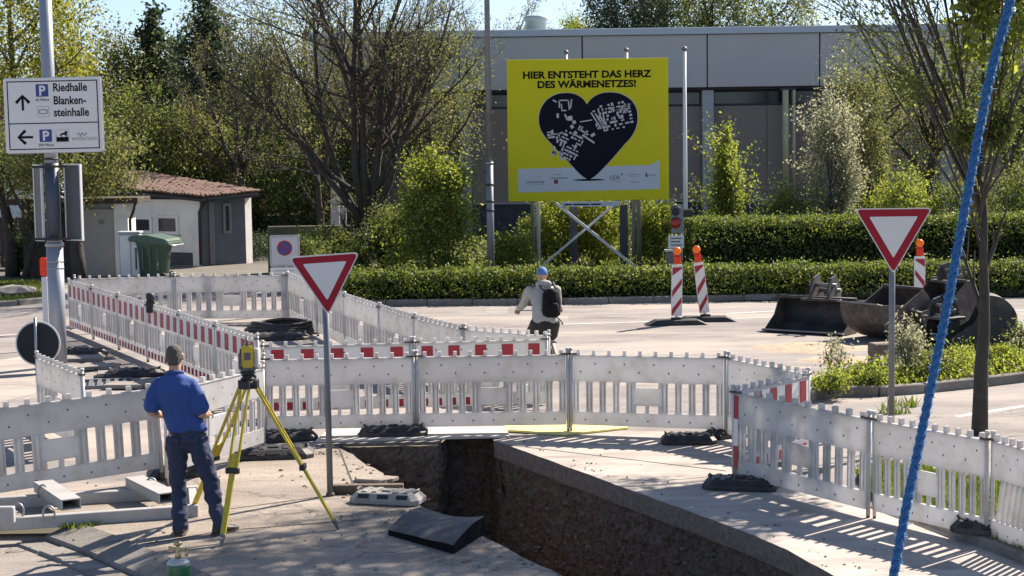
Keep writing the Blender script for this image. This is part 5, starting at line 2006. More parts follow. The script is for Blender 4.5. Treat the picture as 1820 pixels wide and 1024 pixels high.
MB().box(xt(1180), xt(1204), -.2, .0, zt(446), zt(443)).build('bracket', M_signw, tl)
MB().box(xt(1212), xt(1232), -.06, .06, zt(386), zt(372)).build('detector', M_black, tl, bevel=.02)

# ---- no-parking sign
nd = 36.5
npx = D(507, 480, nd)
ns = thing('no_parking_sign', 'white rectangular sign with round blue no-parking symbol behind the barriers', 'road sign', (npx.x, nd, 0))
zn = lambda py, px=506: D(px, py, nd).z
w_ = (D(533, 450, nd).x - D(480, 450, nd).x) / 2
MB().tube([(0, .05, 0), (0, .05, zn(420))], .035, 10).build('pole', M_galv, ns)
b = MB().prism(rrect(-w_, w_, zn(474), zn(418), .04), -.02, .02).build('sign_panel', M_galv, ns)
MB().prism(rrect(-w_ + .045, w_ - .045, zn(474) + .045, zn(418) - .045, .03), -.0225, -.0205).build('white_field', mat('dull_sign_white', (.42, .43, .45), .5, .05, 2), b)
zc = zn(441)
circ = lambda r, c=(0, 0): [(c[0] + r * math.cos(a), zc + c[1] + r * math.sin(a)) for a in np.linspace(0, 2 * math.pi, 28)[:-1]]
MB().prism(circ(.165), -.0245, -.0228).build('symbol', M_signr, b)
MB().prism(circ(.135), -.0262, -.0247).build('symbol', M_signb, b)
q = .135 * .7
MB().prism([(-q - .012, zc + q - .012), (q - .012, zc - q - .012), (q + .012, zc - q + .012), (-q + .012, zc + q + .012)], -.0278, -.0264).build('slash', M_signr, b)
b2 = MB().prism(rrect(-w_, w_, zn(494), zn(475.5), .03), -.02, .02).build('lower_panel', M_signw, ns)
for i in range(2):
    MB().box(-w_ + .1, w_ - .12 - i * .12, -.0225, -.0205, zn(482 + 6 * i), zn(480.5 + 6 * i)).build('text_line', M_inkg, b2)

# ================================================================== BILLBOARD
BD = 44.0
M_byel = mat('billboard_yellow', (.58, .53, .018), .55, .04, .8, spec=.15)
M_navy = mat('billboard_navy', (.006, .007, .018), .7, .05, 1, spec=.12)
M_bwhite = mat('billboard_white', (.46, .50, .56), .55, .03, 1)
M_bmap = mat('billboard_map_print', (.46, .47, .49), .55, .05, 3)
bc = D(1045, 231, BD)
bb = thing('billboard', 'large yellow billboard with dark heart and two lines of black lettering on steel posts', 'billboard', (bc.x, BD, 0))
bw, bh = (D(1188, 230, BD).x - D(902, 230, BD).x), D(1045, 105, BD).z - D(1045, 357, BD).z
pan = MB().box(-bw / 2, bw / 2, -.03, .03, -bh / 2, bh / 2).build('panel', M_byel, bb, (0, 0, bc.z), bevel=.008)
kx, kz = bw / 286.0, bh / 252.0


def BX(px):
    return (px - 1045.5) * kx


def BZ(py):
    return -(py - 231.0) * kz


YB = -.0315


def bflat(poly, m, name, y=YB, d=.0015):
    return MB().prism(poly, y - d, y).build(name, m, pan)


lettering('HIER ENTSTEHT DAS HERZ', .25, pan, (BX(1044), YB - .001, BZ(138.5)), M_ink, bold=.010, xs=1.10)
lettering('DES WÄRMENETZES!', .25, pan, (BX(1044), YB - .001, BZ(155.5)), M_ink, bold=.010, xs=1.10)
bflat([(BX(920), BZ(341)), (BX(1172), BZ(338)), (BX(1172), BZ(286)), (BX(1155), BZ(295)), (BX(920), BZ(299))], M_bwhite, 'logo_strip')
hp = []
# heart outline through its own pixel shape: notch (1044,186), lobes up to y 165, tip (1046,321)
import_pts = [(1044, 186), (1036, 175), (1022, 167), (1006, 165), (988, 168), (972, 178), (962, 193), (958.5, 210), (961, 227), (970, 243), (985, 260), (1010, 287), (1032, 311), (1046, 320),
              (1060, 311), (1084, 287), (1108, 260), (1123, 243), (1131, 227), (1133.5, 210), (1131, 193), (1121, 178), (1104, 168), (1085, 165), (1068, 167), (1053, 175)]


def smooth_loop(pts, k=4, sharp=()):
    out = []
    n = len(pts)
    for i in range(n):
        p0, p1, p2, p3 = (V(pts[(i + j) % n]) for j in (-1, 0, 1, 2))
        if i in sharp:
            p0 = p1
        if (i + 1) % n in sharp:
            p3 = p2
        for j in range(k):
            t = j / k
            q = .5 * ((2 * p1) + (p2 - p0) * t + (2 * p0 - 5 * p1 + 4 * p2 - p3) * t * t + (3 * p1 - p0 - 3 * p2 + p3) * t ** 3)
            out.append((q.x, q.y))
    return out


hl = [(BX(x), BZ(y)) for x, y in smooth_loop(import_pts, 4, (0, 13))]
bflat([(x * 1.0 + (x - BX(1046)) * .012, z + (z - BZ(235)) * .012) for x, z in hl], M_bmap, 'heart_outline', y=YB - .002)
bflat(hl, M_navy, 'heart', y=YB - .004)
bflat([(BX(1046) + .42 * math.cos(a), BZ(320) + .025 * math.sin(a)) for a in np.linspace(0, 6.0, 20)], M_navy, 'heart_base', y=YB - .0055)
# town plan: rows of small pale building marks in two quarters, a road between
mr_ = random.Random(4)
mm = MB()


def mark(px, py, w, h, a):
    ca, sa = math.cos(a), math.sin(a)
    pts = [(BX(px) + (x * ca - z * sa) * kx, BZ(py) + (x * sa + z * ca) * kz) for x, z in ((-w / 2, -h / 2), (w / 2, -h / 2), (w / 2, h / 2), (-w / 2, h / 2))]
    mm.prism(pts, YB - .0070, YB - .0060)


for (cx, cy, wx, wy, a, rows_, cols_n) in ((1010, 258, 46, 50, -.45, 8, 7), (1090, 208, 66, 50, .18, 8, 10), (985, 238, 22, 14, .1, 3, 4), (1105, 195, 34, 12, .3, 3, 6)):
    for i in range(rows_):
        for j in range(cols_n):
            if mr_.random() < .22:
                continue
            u, v = (j + .5) / cols_n - .5, (i + .5) / rows_ - .5
            u += mr_.uniform(-.03, .03)
            x, y = u * wx, v * wy
            X_, Y_ = cx + x * math.cos(a) + y * math.sin(a), cy - x * math.sin(a) + y * math.cos(a)
            if abs(u) + abs(v) < .85:
                mark(X_, Y_, mr_.uniform(3.0, 8), mr_.uniform(2.0, 4.2), a + mr_.choice((0, 0, 1.57)))
for (px, py, w, h, a) in ((998, 276, 6, 17, .2), (992, 246, 6, 9, .1), (1014, 210, 8, 8, .1), (1021, 217, 6, 6, .3), (1017, 225, 6, 6, .6), (1023, 236, 6, 6, .7), (1040, 236, 14, 3, -.6), (1042, 236, 3, 9, -.6),
                          (1046, 247, 26, 3, -.6), (1054, 240, 8, 5, .6), (1030, 227, 2.5, 9, -.5), (1034, 229, 2.5, 9, -.5), (984, 272, 9, 8, .0), (1003, 178, 18, 2.2, 0), (995, 184, 2.2, 14, 0), (999, 190, 2.2, 12, .1),
                          (1012, 186, 2.2, 18, .1), (1016, 184, 2.2, 16, -.1), (987, 179, 8, 2.5, -.5), (1003, 196, 9, 2.2, 0), (1060, 215, 2.5, 34, .55), (1067, 217, 2.5, 34, .5), (1074, 219, 2.5, 30, .5),
                          (1042, 215, 22, 1.8, .15), (1007, 208, 3, 12, .4), (992, 205, 4, 8, 0)):
    mark(px, py, w, h, a)
mo = mm.build('town_plan', M_bmap, pan)
mo['kind'] = 'stuff'
# logos on the white strip
lettering('LEA', .165, pan, (BX(1092), YB - .0025, BZ(320)), M_ink, bold=-.001)
bflat([(BX(1105) + .022 * math.cos(a), BZ(311) + .022 * math.sin(a)) for a in np.linspace(0, 5.9, 10)], M_navy, 'logo_dot', y=YB - .002)
for (a, b_, c, d, m) in ((934, 966, 321, 324.5, M_inkg), (934, 966, 327, 328, M_inkg), (965, 966.5, 321, 328, M_inkg), (942, 960, 311, 314, M_bmap), (978, 1009, 314.5, 317.5, M_inkg), (984, 997, 309, 310.5, M_inkg),
                         (984, 991, 319, 326, mat('crest_red', (.16, .02, .05))), (1086, 1102, 322.5, 323.5, M_inkg), (1117, 1136, 310.5, 312, M_inkg), (1119, 1134, 314, 315.2, M_inkg), (1118, 1138, 324.5, 326, M_inkg),
                         (1147, 1150, 309, 316, M_signb), (1150.2, 1152.5, 313.5, 316, M_signb), (1154, 1166, 311.5, 314, M_inkg)):
    bflat([(BX(a), BZ(d)), (BX(b_), BZ(d)), (BX(b_), BZ(c)), (BX(a), BZ(c))], m, 'logo', y=YB - .0022)
X_ = lambda px, py=400: D(px, py, BD).x - bc.x
Zb = lambda py, px=1045: D(px, py, BD).z
for px, r in ((947, .045), (957, .05), (1127, .05), (1136, .06)):
    MB().tube([(X_(px), .14, 0), (X_(px), .14, Zb(120))], r, 10).build('post', M_galv if px != 957 else M_signw, bb)
for z in (-.9, .9):
    MB().box(-bw / 2 + .2, bw / 2 - .2, .035, .085, bc.z + z - .04, bc.z + z + .04).build('cross_rail', M_galv, bb)
MB().beam((X_(988), .0, Zb(360)), (X_(1139), -.35, Zb(484)), .05, .07).build('brace', M_signw, bb)
MB().beam((X_(1098), .09, Zb(360)), (X_(955), .06, Zb(478)), .05, .06).build('brace', M_signw, bb)
for px in (1020, 1110):
    MB().box(X_(px) - .1, X_(px) + .1, .2, .4, 0, Zb(365)).build('support_pillar', M_base, bb)
b2 = MB().box(X_(999), X_(1100), -.03, .02, Zb(367), Zb(358.5)).build('small_board', M_bwhite, bb)
for k, (a, b_) in enumerate(((1004, 1017), (1019, 1048), (1050, 1068))):
    MB().box(X_(a), X_(b_), -.0325, -.0305, Zb(364.5), Zb(362)).build('text_line', M_ink, b2)

# ---- lamp post and flagpoles
lpp = D(873, 500, 39.4)
lm_ = thing('lamp_post', 'tall slender grey lamp post left of the billboard', 'lamp post', (lpp.x, 39.4, 0))
zl = lambda py: D(870, py, 39.4).z
MB().tube([(0, 0, 0), (0, 0, zl(292))], [.085, .085], 14).build('shaft', M_galvd, lm_)
MB().tube([(0, 0, zl(292)), (0, 0, zl(-60)), (0, 0, 9.5)], [.07, .062, .05], 14).build('upper_shaft', M_galvd, lm_)
for py in (292, 330, 360, 376):
    MB().lathe([(.095, 0), (.095, .05)], 12, c=(0, 0, zl(py))).build('band', M_black if py > 300 else M_galv, lm_)
MB().tube([(0, 0, 9.45), (-.3, 0, 9.75), (-1.1, 0, 9.85)], .04, 8).build('arm', M_galvd, lm_)
MB().loft([((-1.1, 0, 9.85), (0, .06, 0), (0, 0, .04)), ((-1.4, 0, 9.87), (0, .15, 0), (0, 0, .08)), ((-1.8, 0, 9.87), (0, .12, 0), (0, 0, .05))], 12).build('lamp_head', M_galvd, lm_)
for px, py, dd, lab in ((1213, 86, 43.0, 'white flagpole right of the billboard, seen full length'), (1111, 88, 48.0, 'white flagpole peeking over the billboard, middle one'),
                        (1005, 92, 48.5, 'white flagpole peeking over the billboard, left one')):
    p = D(px + (6 if px > 1200 else 4), 300, dd)
    p = D(px + 5.5, 470, dd)
    fpz = D(px, py, dd).z
    f = thing('flagpole', lab, 'flagpole', (p.x, dd, 0), 0, 'white flagpoles around the billboard')
    MB().tube([(0, 0, 0), (0, 0, 3), (0, 0, fpz - .06)], [.062, .055, .04], 12).build('pole', M_signw, f)
    MB().lathe([(.055, fpz - .06), (.07, fpz - .03), (.06, fpz + .02), (.02, fpz + .05)], 12).build('cap', M_galvd, f)
    MB().box(-.07, .03, -.02, .02, fpz - .03, fpz + .012).build('pulley', M_black, f)

# ================================================================== EXCAVATOR BUCKETS
M_bkt = mat('bucket_black_paint', (.035, .034, .036), .6, .3, 4, bump=.3, dirt=(.15, .12, .095), dscale=3.5, damt=.75)
M_rust = mat('rusty_bucket_steel', (.065, .052, .045), .7, .35, 5, bump=.4, dirt=(.19, .155, .125), dscale=4, damt=.85)
M_worn = mat('worn_steel', (.20, .19, .18), .45, .2, 8, metal=.4, dirt=(.12, .09, .07), dscale=4, damt=.7)


def bucket(label, px, py, w, size, prof, rz, m, ms, coupler=True, tilt=0.0, teeth=0, dx=0, csz=1.0):
    p = G(px, py)
    t = thing('excavator_bucket', label, 'excavator bucket', (p.x, p.y, 0), rz, 'excavator buckets parked by the island')
    P = []
    n = len(prof)
    for i in range(n - 1):
        p0, p1, p2, p3 = V(prof[max(i - 1, 0)]), V(prof[i]), V(prof[i + 1]), V(prof[min(i + 2, n - 1)])
        for j in range(4):
            u = j / 4
            P.append(.5 * ((2 * p1) + (p2 - p0) * u + (2 * p0 - 5 * p1 + 4 * p2 - p3) * u * u + (3 * p1 - p0 - 3 * p2 + p3) * u ** 3))
    P.append(V(prof[-1]))
    ck = csz
    P = [q * size for q in P]
    ct, st_ = math.cos(tilt), math.sin(tilt)
    P = [V((q.x * ct - q.y * st_, q.x * st_ + q.y * ct)) for q in P]
    mz = min(q.y for q in P)
    P = [q - V((0, mz)) for q in P]
    c = sum(P, V((0, 0))) / len(P)
    th = .028
    inn = [q + (c - q).normalized() * th for q in P]
    vs, fs = [], []
    k = len(P)
    for x in (-w / 2, w / 2):
        vs += [(x, q.x, q.y) for q in P] + [(x, q.x, q.y) for q in inn]
    for i in range(k - 1):
        fs += [(i, i + 1, 2 * k + i + 1, 2 * k + i), (k + i, 3 * k + i, 3 * k + i + 1, k + i + 1)]
    fs += [(0, 2 * k, 3 * k, k), (k - 1, 2 * k - 1, 4 * k - 1, 3 * k - 1)]
    MB().add(vs, fs).build('shell', m, t)
    mid = (P[0] + P[-1]) / 2 + (c - (P[0] + P[-1]) / 2) * .35
    for s in (-1, 1):
        poly = [(q.x, q.y) for q in P] + [(mid.x, mid.y)]
        vs2 = [(s * (w / 2 + .002), a, b) for a, b in poly] + [(s * (w / 2 + .026), a, b) for a, b in poly]
        q = len(poly)
        MB().add(vs2, [tuple(range(q)), tuple(range(2 * q - 1, q - 1, -1))] + [(i, q + i, q + (i + 1) % q, (i + 1) % q) for i in range(q)]).build('side_plate', ms, t)
    MB().beam((-w / 2 - .03, P[0].x - .02, P[0].y), (w / 2 + .03, P[0].x - .02, P[0].y), .14, .03, up=V((0, .25, 1))).build('cutting_edge', M_worn, t, bevel=.004)
    MB().tube([(-w / 2, P[-1].x, P[-1].y), (w / 2, P[-1].x, P[-1].y)], .035, 10).build('top_bar', m, t)
    for i in range(teeth):
        x = -w / 2 + .06 + (w - .12) * i / max(1, teeth - 1)
        MB().prism([(x - .035, 0), (x + .035, 0), (x + .02, .16), (x - .02, .16)], -.02, .02, M=Matrix.Translation((0, P[0].x, P[0].y)) @ Matrix.Rotation(R(70), 4, 'X')).build('tooth', M_worn, t)
    if coupler:
        top = max(P, key=lambda q: q.y)
        y0 = (P[-1].x + c.x) * .5 + .12 * size
        z0 = top.y - .03
        for s in (-1, 1):
            MB().prism([(x_ * ck, z_ * ck) for x_, z_ in ((-.18, 0), (.22, 0), (.16, .2), (.05, .34), (-.1, .30), (-.2, .16))], s * .13 * ck - .02, s * .13 * ck + .02,
                       M=Matrix.Translation((dx, y0, z0)) @ Matrix.Rotation(R(90), 4, 'Z')).build('ear', m, t)
        for (a, b) in ((-.06, .2), (.08, .12)):
            MB().tube([(dx - .2 * ck, y0 + a * ck, z0 + b * ck), (dx + .2 * ck, y0 + a * ck, z0 + b * ck)], .03 * ck, 10).build('pin', M_worn, t)
        MB().box(dx - .3 * ck, dx + .3 * ck, y0 - .22, y0 + .2, z0 - .02, z0 + .03).build('adapter_plate', m, t, bevel=.008)
    return t


ditch = [(-.62, .05), (-.30, .0), (.05, .03), (.34, .18), (.45, .42), (.34, .64), (.10, .72)]
deep = [(-.60, .30), (-.42, .06), (-.10, .0), (.24, .06), (.48, .30), (.52, .60), (.36, .84), (.14, .92)]
bucket('wide black ditching bucket with its mouth open to the left, leftmost of the row', 1450, 589, 1.55, .85, ditch, R(-36), M_bkt, M_rust, dx=.1, csz=1.35)
bucket('brown deep bucket between the wide black one and the yield sign pole', 1560, 603, .95, 1.1, deep, R(-58), M_rust, M_rust, teeth=0, tilt=R(-28), coupler=False)
bucket('rusty bucket directly right of the yield sign pole', 1652, 598, .95, 1.15, deep, R(-66), M_rust, M_rust, teeth=4, tilt=R(-14))
bucket('narrow dark trenching bucket at the blue rope', 1672, 632, .42, .66, deep, R(-60), M_bkt, M_bkt, teeth=3, tilt=R(15))
bucket('dark round backed bucket on the right behind the tree trunk', 1748, 632, .55, 1.06, deep, R(-97), M_bkt, M_bkt, teeth=4, tilt=R(8), coupler=False)
tp_ = G(1568, 652)
tm = thing('tamper_foot', 'small grey concrete footing with a notch before the island bushes', 'footing', (tp_.x, tp_.y, 0), R(15))
MB().box(-.2, .2, -.12, .12, .18, .38).box(-.2, -.08, -.12, .12, 0, .179).box(.08, .2, -.12, .12, 0, .179).build('body', M_stone, tm, bevel=.02)
tag(MB().loft([((0, 0, .0), (.24, 0, 0), (0, .12, 0)), ((0, 0, .05), (.2, 0, 0), (0, .1, 0))], 10).build('flat_stone', M_stone, None, (G(1543, 651).x, G(1543, 651).y, 0)),
    'flat dark stone beside the small grey footing', 'stone')
sp_ = G(28, 527)
mb = MB()
sr = random.Random(2)
ico(mb, (0, 0, .12), .55, sr, squash=.5)
tag(mb.build('boulder', M_slab, None, (sp_.x, sp_.y, 0), bevel=.03), 'flat pale boulder on the lawn at the far left', 'boulder')

# ================================================================== PEOPLE
M_skin = mat('skin', (.42, .24, .16), .5, .08, 20)
M_shirt = mat('blue_polo', (.022, .065, .23), .9, .12, 5, bump=.55, bscale=16)
M_jean = mat('dark_jeans', (.022, .033, .07), .85, .25, 7, bump=.25, bscale=60, dirt=(.045, .06, .11), dscale=4, damt=.4)
M_hair = mat('grey_hair', (.075, .065, .055), .8, .35, 60, bump=.5, bscale=120)
M_shoe = mat('dark_shoe', (.03, .022, .018), .5, .3, 8)
M_sole = mat('shoe_sole', (.07, .06, .055), .8, .2, 8)
M_eye = mat('eye', (.05, .04, .03), .2, .1, 8)


def rings(lst):
    """(centre, half width, half depth) horizontal rings -> loft rings"""
    return [(V(c), V((a, 0, 0)), V((0, b, 0))) for c, a, b in lst]


def capped(lst):
    (c0, a0, b0), (c1, a1, b1) = lst[0], lst[-1]
    k = .5 * min(a0, b0)
    k1 = .5 * min(a1, b1)
    return rings([((c0[0], c0[1], c0[2] - k), a0 * .45, b0 * .45)] + lst + [((c1[0], c1[1], c1[2] + k1), a1 * .45, b1 * .45)])


def head(mb, c, s=1.0, fwd=.0, tilt=0.0):
    """head with face towards +Y, c = centre of the skull"""
    M = Matrix.Translation(c) @ Matrix.Rotation(tilt, 4, 'X') @ Matrix.Scale(s, 4)
    rs = [(-.125, .055, .030, .035), (-.105, .052, .046, .050), (-.075, .040, .058, .072), (-.035, .018, .068, .086), (.01, .004, .074, .096), (.05, -.004, .074, .096), (.085, -.006, .062, .080),
          (.108, -.006, .040, .052), (.118, -.006, .014, .018)]
    L = []
    for z, y, a, b in rs:
        L.append((M @ V((0, y, z)), M.to_3x3() @ V((a, 0, 0)), M.to_3x3() @ V((0, b, 0))))
    mb.loft(L, 18)
    q = lambda x, y, z: M @ V((x, y, z))
    mb.limb([q(0, .095, .012), q(0, .112, -.028)], [.010 * s, .015 * s], 8)            # nose
    mb.limb([q(-.02, .092, -.066), q(.02, .092, -.066)], [.009 * s, .009 * s], 8)       # lips
    mb.limb([q(-.05, .085, .035), q(.05, .085, .035)], [.012 * s, .012 * s], 8)         # brow
    for e in (-1, 1):
        mb.limb([q(e * .076, -.004, .022), q(e * .079, -.006, -.018)], [.017 * s, .011 * s], 8)   # ears
    return M


def hand(mb, wrist, d, up, s=1.0, curl=.5, side=1):
    """palm, four bent fingers and a thumb; d = direction of the hand, up = back of the hand"""
    d = V(d).normalized()
    up = (V(up) - d * V(up).dot(d)).normalized()
    a = d.cross(up) * side
    w = V(wrist)
    pal = w + d * .055 * s
    mb.loft([(w + d * .00, a * .026 * s, up * .019 * s), (w + d * .03 * s, a * .036 * s, up * .018 * s), (w + d * .07 * s, a * .041 * s, up * .016 * s), (w + d * .092 * s, a * .038 * s, up * .012 * s)], 10)
    for k, (o, L) in enumerate(((-.031, .066), (-.010, .078), (.011, .072), (.031, .056))):
        p = w + d * .085 * s + a * o * s
        pts = [p]
        an = 0.15
        for j in range(3):
            an += curl * .75
            p = p + (d * math.cos(an) - up * math.sin(an)) * (L * s * (.44, .32, .26)[j])
            pts.append(p)
        mb.limb(pts, [.0098 * s, .0092 * s, .0085 * s, .0075 * s], 8)
    p = w + d * .025 * s - a * .03 * s
    mb.limb([p, p + (d * .7 - a * .6 - up * .3) * .04 * s, p + (d * 1.5 - a * .7 - up * .9) * .042 * s], [.013 * s, .0115 * s, .0095 * s], 8)


def foot(mb, ank, yaw, s=1.0, g=.0):
    c, si = math.cos(yaw), math.sin(yaw)
    F = V((-si, c, 0))
    S = V((c, si, 0))
    a = V((ank[0], ank[1], 0))
    L = []
    for f, w, h in ((-.075, .022, .03), (-.06, .034, .045), (-.02, .038, .055), (.05, .041, .042), (.11, .047, .033), (.16, .044, .026), (.195, .025, .018)):
        L.append((a + F * f * s + V((0, 0, g + .006 + h)), S * w * s, V((0, 0, h))))
    mb.loft(L, 12)


# ---- the surveyor, seen from behind
mp = G(338, 950)
man = thing('person', 'man in blue polo shirt and dark jeans standing with his back to us', 'person', (mp.x, mp.y, 0), R(-4))
hipL, hipR = V((-.10, 0, .90)), V((.09, 0, .90))
knL, knR = V((-.105, .03, .49)), V((.185, .05, .50))
anL, anR = V((-.085, -.01, .085)), V((.285, .0, .085))
shL, shR = V((-.272, .0, 1.40)), V((.085, .0, 1.39))
elL, elR = V((-.312, -.07, 1.15)), V((.165, -.07, 1.13))
wrL, wrR = V((-.275, .18, 1.09)), V((.155, .20, 1.10))
hc_ = V((-.105, .035, 1.652))
body = MB()
tors = [((0, 0, .90), .155, .105), ((-.01, .0, 1.0), .150, .10), ((-.04, .005, 1.12), .145, .10), ((-.07, .01, 1.25), .165, .11), ((-.085, .01, 1.34), .165, .105), ((-.09, .005, 1.40), .13, .08), ((-.095, .01, 1.46), .07, .06)]
body.loft(capped(tors), 20)
body.limb([V((-.095, .01, 1.46)), V((-.102, .025, 1.60))], [.062, .054], 14)
for h_, k_, a_ in ((hipL, knL, anL), (hipR, knR, anR)):
    body.limb([h_, h_.lerp(k_, .5), k_, k_.lerp(a_, .35), a_], [.085, .075, .056, .055, .038], 14)
for s_, e_, w_ in ((shL, elL, wrL), (shR, elR, wrR)):
    body.limb([s_ + V((.03 if s_.x < 0 else -.03, 0, -.04)), s_.lerp(e_, .5), e_, e_.lerp(w_, .4), w_], [.045, .046, .041, .040, .028], 12)
head(body, hc_, .98, tilt=R(-16))
hand(body, wrL, V((.45, .8, .0)), V((-.3, 0, 1)), .98, .55, 1)
hand(body, wrR, V((-.35, .85, -.05)), V((.3, 0, 1)), .98, .55, -1)
foot(body, anL, R(8), .98)
foot(body, anR, R(-28), .98)
remeshed('body', body, M_skin, .0095, man, 2)
# clothes
sh = MB()
sh.loft(capped([((-.0, .0, .985), .184, .128), ((-.02, .0, 1.04), .184, .130), ((-.05, .0, 1.14), .182, .132), ((-.075, .0, 1.26), .196, .138), ((-.088, .0, 1.35), .206, .136), ((-.092, -.003, 1.415), .192, .115),
                ((-.095, .0, 1.465), .140, .09), ((-.097, .005, 1.505), .075, .068)]), 24)
for s_, e_ in ((shL, elL), (shR, elR)):
    sh.limb([s_ + V((.03 if s_.x < 0 else -.03, 0, .0)), s_.lerp(e_, .35), s_.lerp(e_, .72)], [.070, .074, .082], 14)
remeshed('polo_shirt', sh, M_shirt, .0105, man, 2, .017, 7.5, .55)
for s_ in (-1, 1):
    MB().loft(rings([((.0 + s_ * .09, -.118, .86), .052, .012), ((.0 + s_ * .085, -.124, .93), .056, .012)]), 8).build('back_pocket', M_jean, man)
cl = MB()
cl.tube([(-.097 + .068 * math.cos(a), .012 + .062 * math.sin(a), 1.515 - .012 * math.sin(a)) for a in np.linspace(0, 2 * math.pi, 24)], .017, 8)
cl.build('collar', M_shirt, man)
MB().loft(rings([((-.0, 0, .955), .163, .118), ((-.0, 0, .992), .166, .12)]), 24).build('belt', M_shoe, man)
tr = MB()
tr.loft(capped([((0, .0, .84), .150, .105), ((0, -.01, .90), .168, .122), ((0, 0, .965), .160, .116)]), 22)
for h_, k_, a_ in ((hipL, knL, anL), (hipR, knR, anR)):
    h2 = h_ + V((0, -.005, -.03))
    tr.limb([h2, h2.lerp(k_, .5), k_, k_.lerp(a_, .5), a_ + V((0, -.01, .0))], [.104, .092, .076, .073, .072], 16)
remeshed('jeans', tr, M_jean, .0105, man, 2, .019, 9.5, 1.25)
for a_, yw in ((anL, R(8)), (anR, R(-28))):
    so = MB()
    foot(so, a_, yw, 1.2)
    remeshed('shoe', so, M_shoe, .009, man, 2)
for a_, yw in ((anL, R(8)), (anR, R(-28))):
    F_, S_ = V((-math.sin(yw), math.cos(yw), 0)), V((math.cos(yw), math.sin(yw), 0))
    a0 = V((a_.x, a_.y, 0))
    pts = [a0 + F_ * f + S_ * w for f, w in ((-.10, -.03), (-.06, -.05), (.06, -.052), (.14, -.058), (.21, -.045), (.245, 0), (.21, .045), (.14, .058), (.06, .052), (-.06, .05), (-.10, .03))]
    MB().slab([(p.x, p.y) for p in pts], .001, .024).build('shoe_sole', M_sole, man)
hr = MB()
M_ = Matrix.Translation(hc_) @ Matrix.Rotation(R(-16), 4, 'X') @ Matrix.Scale(.98, 4)
L_ = []
for z, y, a, b in ((-.085, -.052, .042, .034), (-.05, -.036, .062, .056), (-.02, -.024, .0715, .077), (.02, -.016, .0765, .087), (.055, -.012, .0765, .092), (.09, -.012, .0645, .079), (.110, -.010, .043, .054), (.121, -.008, .015, .02)):
    L_.append((M_ @ V((0, y, z)), M_.to_3x3() @ V((a, 0, 0)), M_.to_3x3() @ V((0, b, 0))))
hr.loft(L_, 18)
remeshed('hair', hr, M_hair, .008, man, 2, .003, 45)
ey = MB()
for e in (-1, 1):
    ey.limb([M_ @ V((e * .032, .094, .012)), M_ @ V((e * .036, .094, .012))], [.008, .008], 8)
ey.build('eyes', M_eye, man)
dv = man.matrix_basis @ V((0, 0, 0))
dev = thing('field_controller', 'small dark handheld controller in the hands of the man in blue', 'controller', (mp.x - .05, mp.y + .33, 1.075), R(-4))
MB().prism(rrect(-.125, .125, -.075, .075, .02), -.014, .014, M=Matrix.Rotation(R(-55), 4, 'X')).build('case', M_black, dev, bevel=.004)
MB().prism(rrect(-.095, .095, -.052, .058, .01), -.0165, -.0145, M=Matrix.Rotation(R(-55), 4, 'X')).build('screen', M_glass, dev)

# ---- total station on its tripod
M_tyel = mat('tripod_yellow', (.56, .42, .025), .5, .1, 4, dirt=(.25, .18, .06), dscale=6, damt=.4)
ftp = [G(393, 972), G(603, 942), G(338, 915)]
cen = sum((V((p.x, p.y, 0)) for p in ftp), V((0, 0, 0))) / 3
th_ = D(441, 676, cen.y)
cen.x = th_.x
ztop = th_.z
tri = thing('tripod', 'yellow surveying tripod with black clamps standing beside the man', 'tripod', cen)
MB().lathe([(.055, ztop - .075), (.085, ztop - .06), (.085, ztop - .02), (.075, ztop)], 18).build('head_plate', M_black, tri)
ftl = [V((p.x, p.y, 0)) - cen for p in ftp]
for i, fl in enumerate(ftl):
    t0 = V((fl.x, fl.y, 0)).normalized()
    top = V((t0.x * .075, t0.y * .075, ztop - .055))
    tip = fl.copy()
    cl_ = top.lerp(tip, (.53, .56, .55)[i])
    dn = (tip - top).normalized()
    sd = dn.cross(V((0, 0, 1))).normalized()
    leg = MB().beam(top - dn * .02 - sd * .05, top - dn * .02 + sd * .05, .055, .075).build('leg_hinge', M_black, tri)
    lm = MB()
    for s in (-1, 1):
        lm.beam(top + sd * s * .042 + dn * .02, cl_ + sd * s * .040, .019, .024)
    lm.beam(top.lerp(cl_, .86) - sd * .03, top.lerp(cl_, .86) + sd * .03, .03, .012)
    lg = lm.build('leg', M_tyel, tri)
    MB().beam(top.lerp(cl_, .80), tip - dn * .10, .052, .024, up=dn.cross(sd)).build('lower_leg', M_tyel, lg, bevel=.003)
    MB().beam(cl_ - sd * .065, cl_ + sd * .062, .05, .055).build('clamp', M_black, lg, bevel=.006)
    MB().tube([tip - dn * .115, tip - dn * .10, tip - dn * .02, tip + dn * .01], [.03, .024, .016, .004], 8).build('spike', M_galvd, lg)
    MB().beam(tip - dn * .085, tip - dn * .085 + V((t0.x, t0.y, 0)) * .07, .03, .014).build('foot_step', M_galvd, lg)
ts = thing('total_station', 'yellow and grey surveying instrument mounted on the tripod', 'surveying instrument', (cen.x, cen.y, ztop), R(8))
M_tsg = mat('instrument_grey', (.09, .09, .10), .45, .1, 6)
M_tsl = mat('instrument_light_grey', (.42, .42, .41), .45, .06, 6)
MB().lathe([(.07, .0), (.07, .02), (.055, .03), (.055, .055), (.07, .062), (.07, .085)], 18).build('tribrach', M_black, ts)
for a in (0, 2.1, 4.2):
    MB().lathe([(.016, .012), (.016, .05)], 10, c=(.062 * math.cos(a), .062 * math.sin(a), 0)).build('foot_screw', M_black, ts)
MB().lathe([(.062, .086), (.085, .105), (.085, .125)], 18).build('base', M_tsg, ts)
MB().box(-.055, .055, -.10, -.045, .126, .33).build('side_cover', M_tyel, ts, bevel=.012, seg=2)
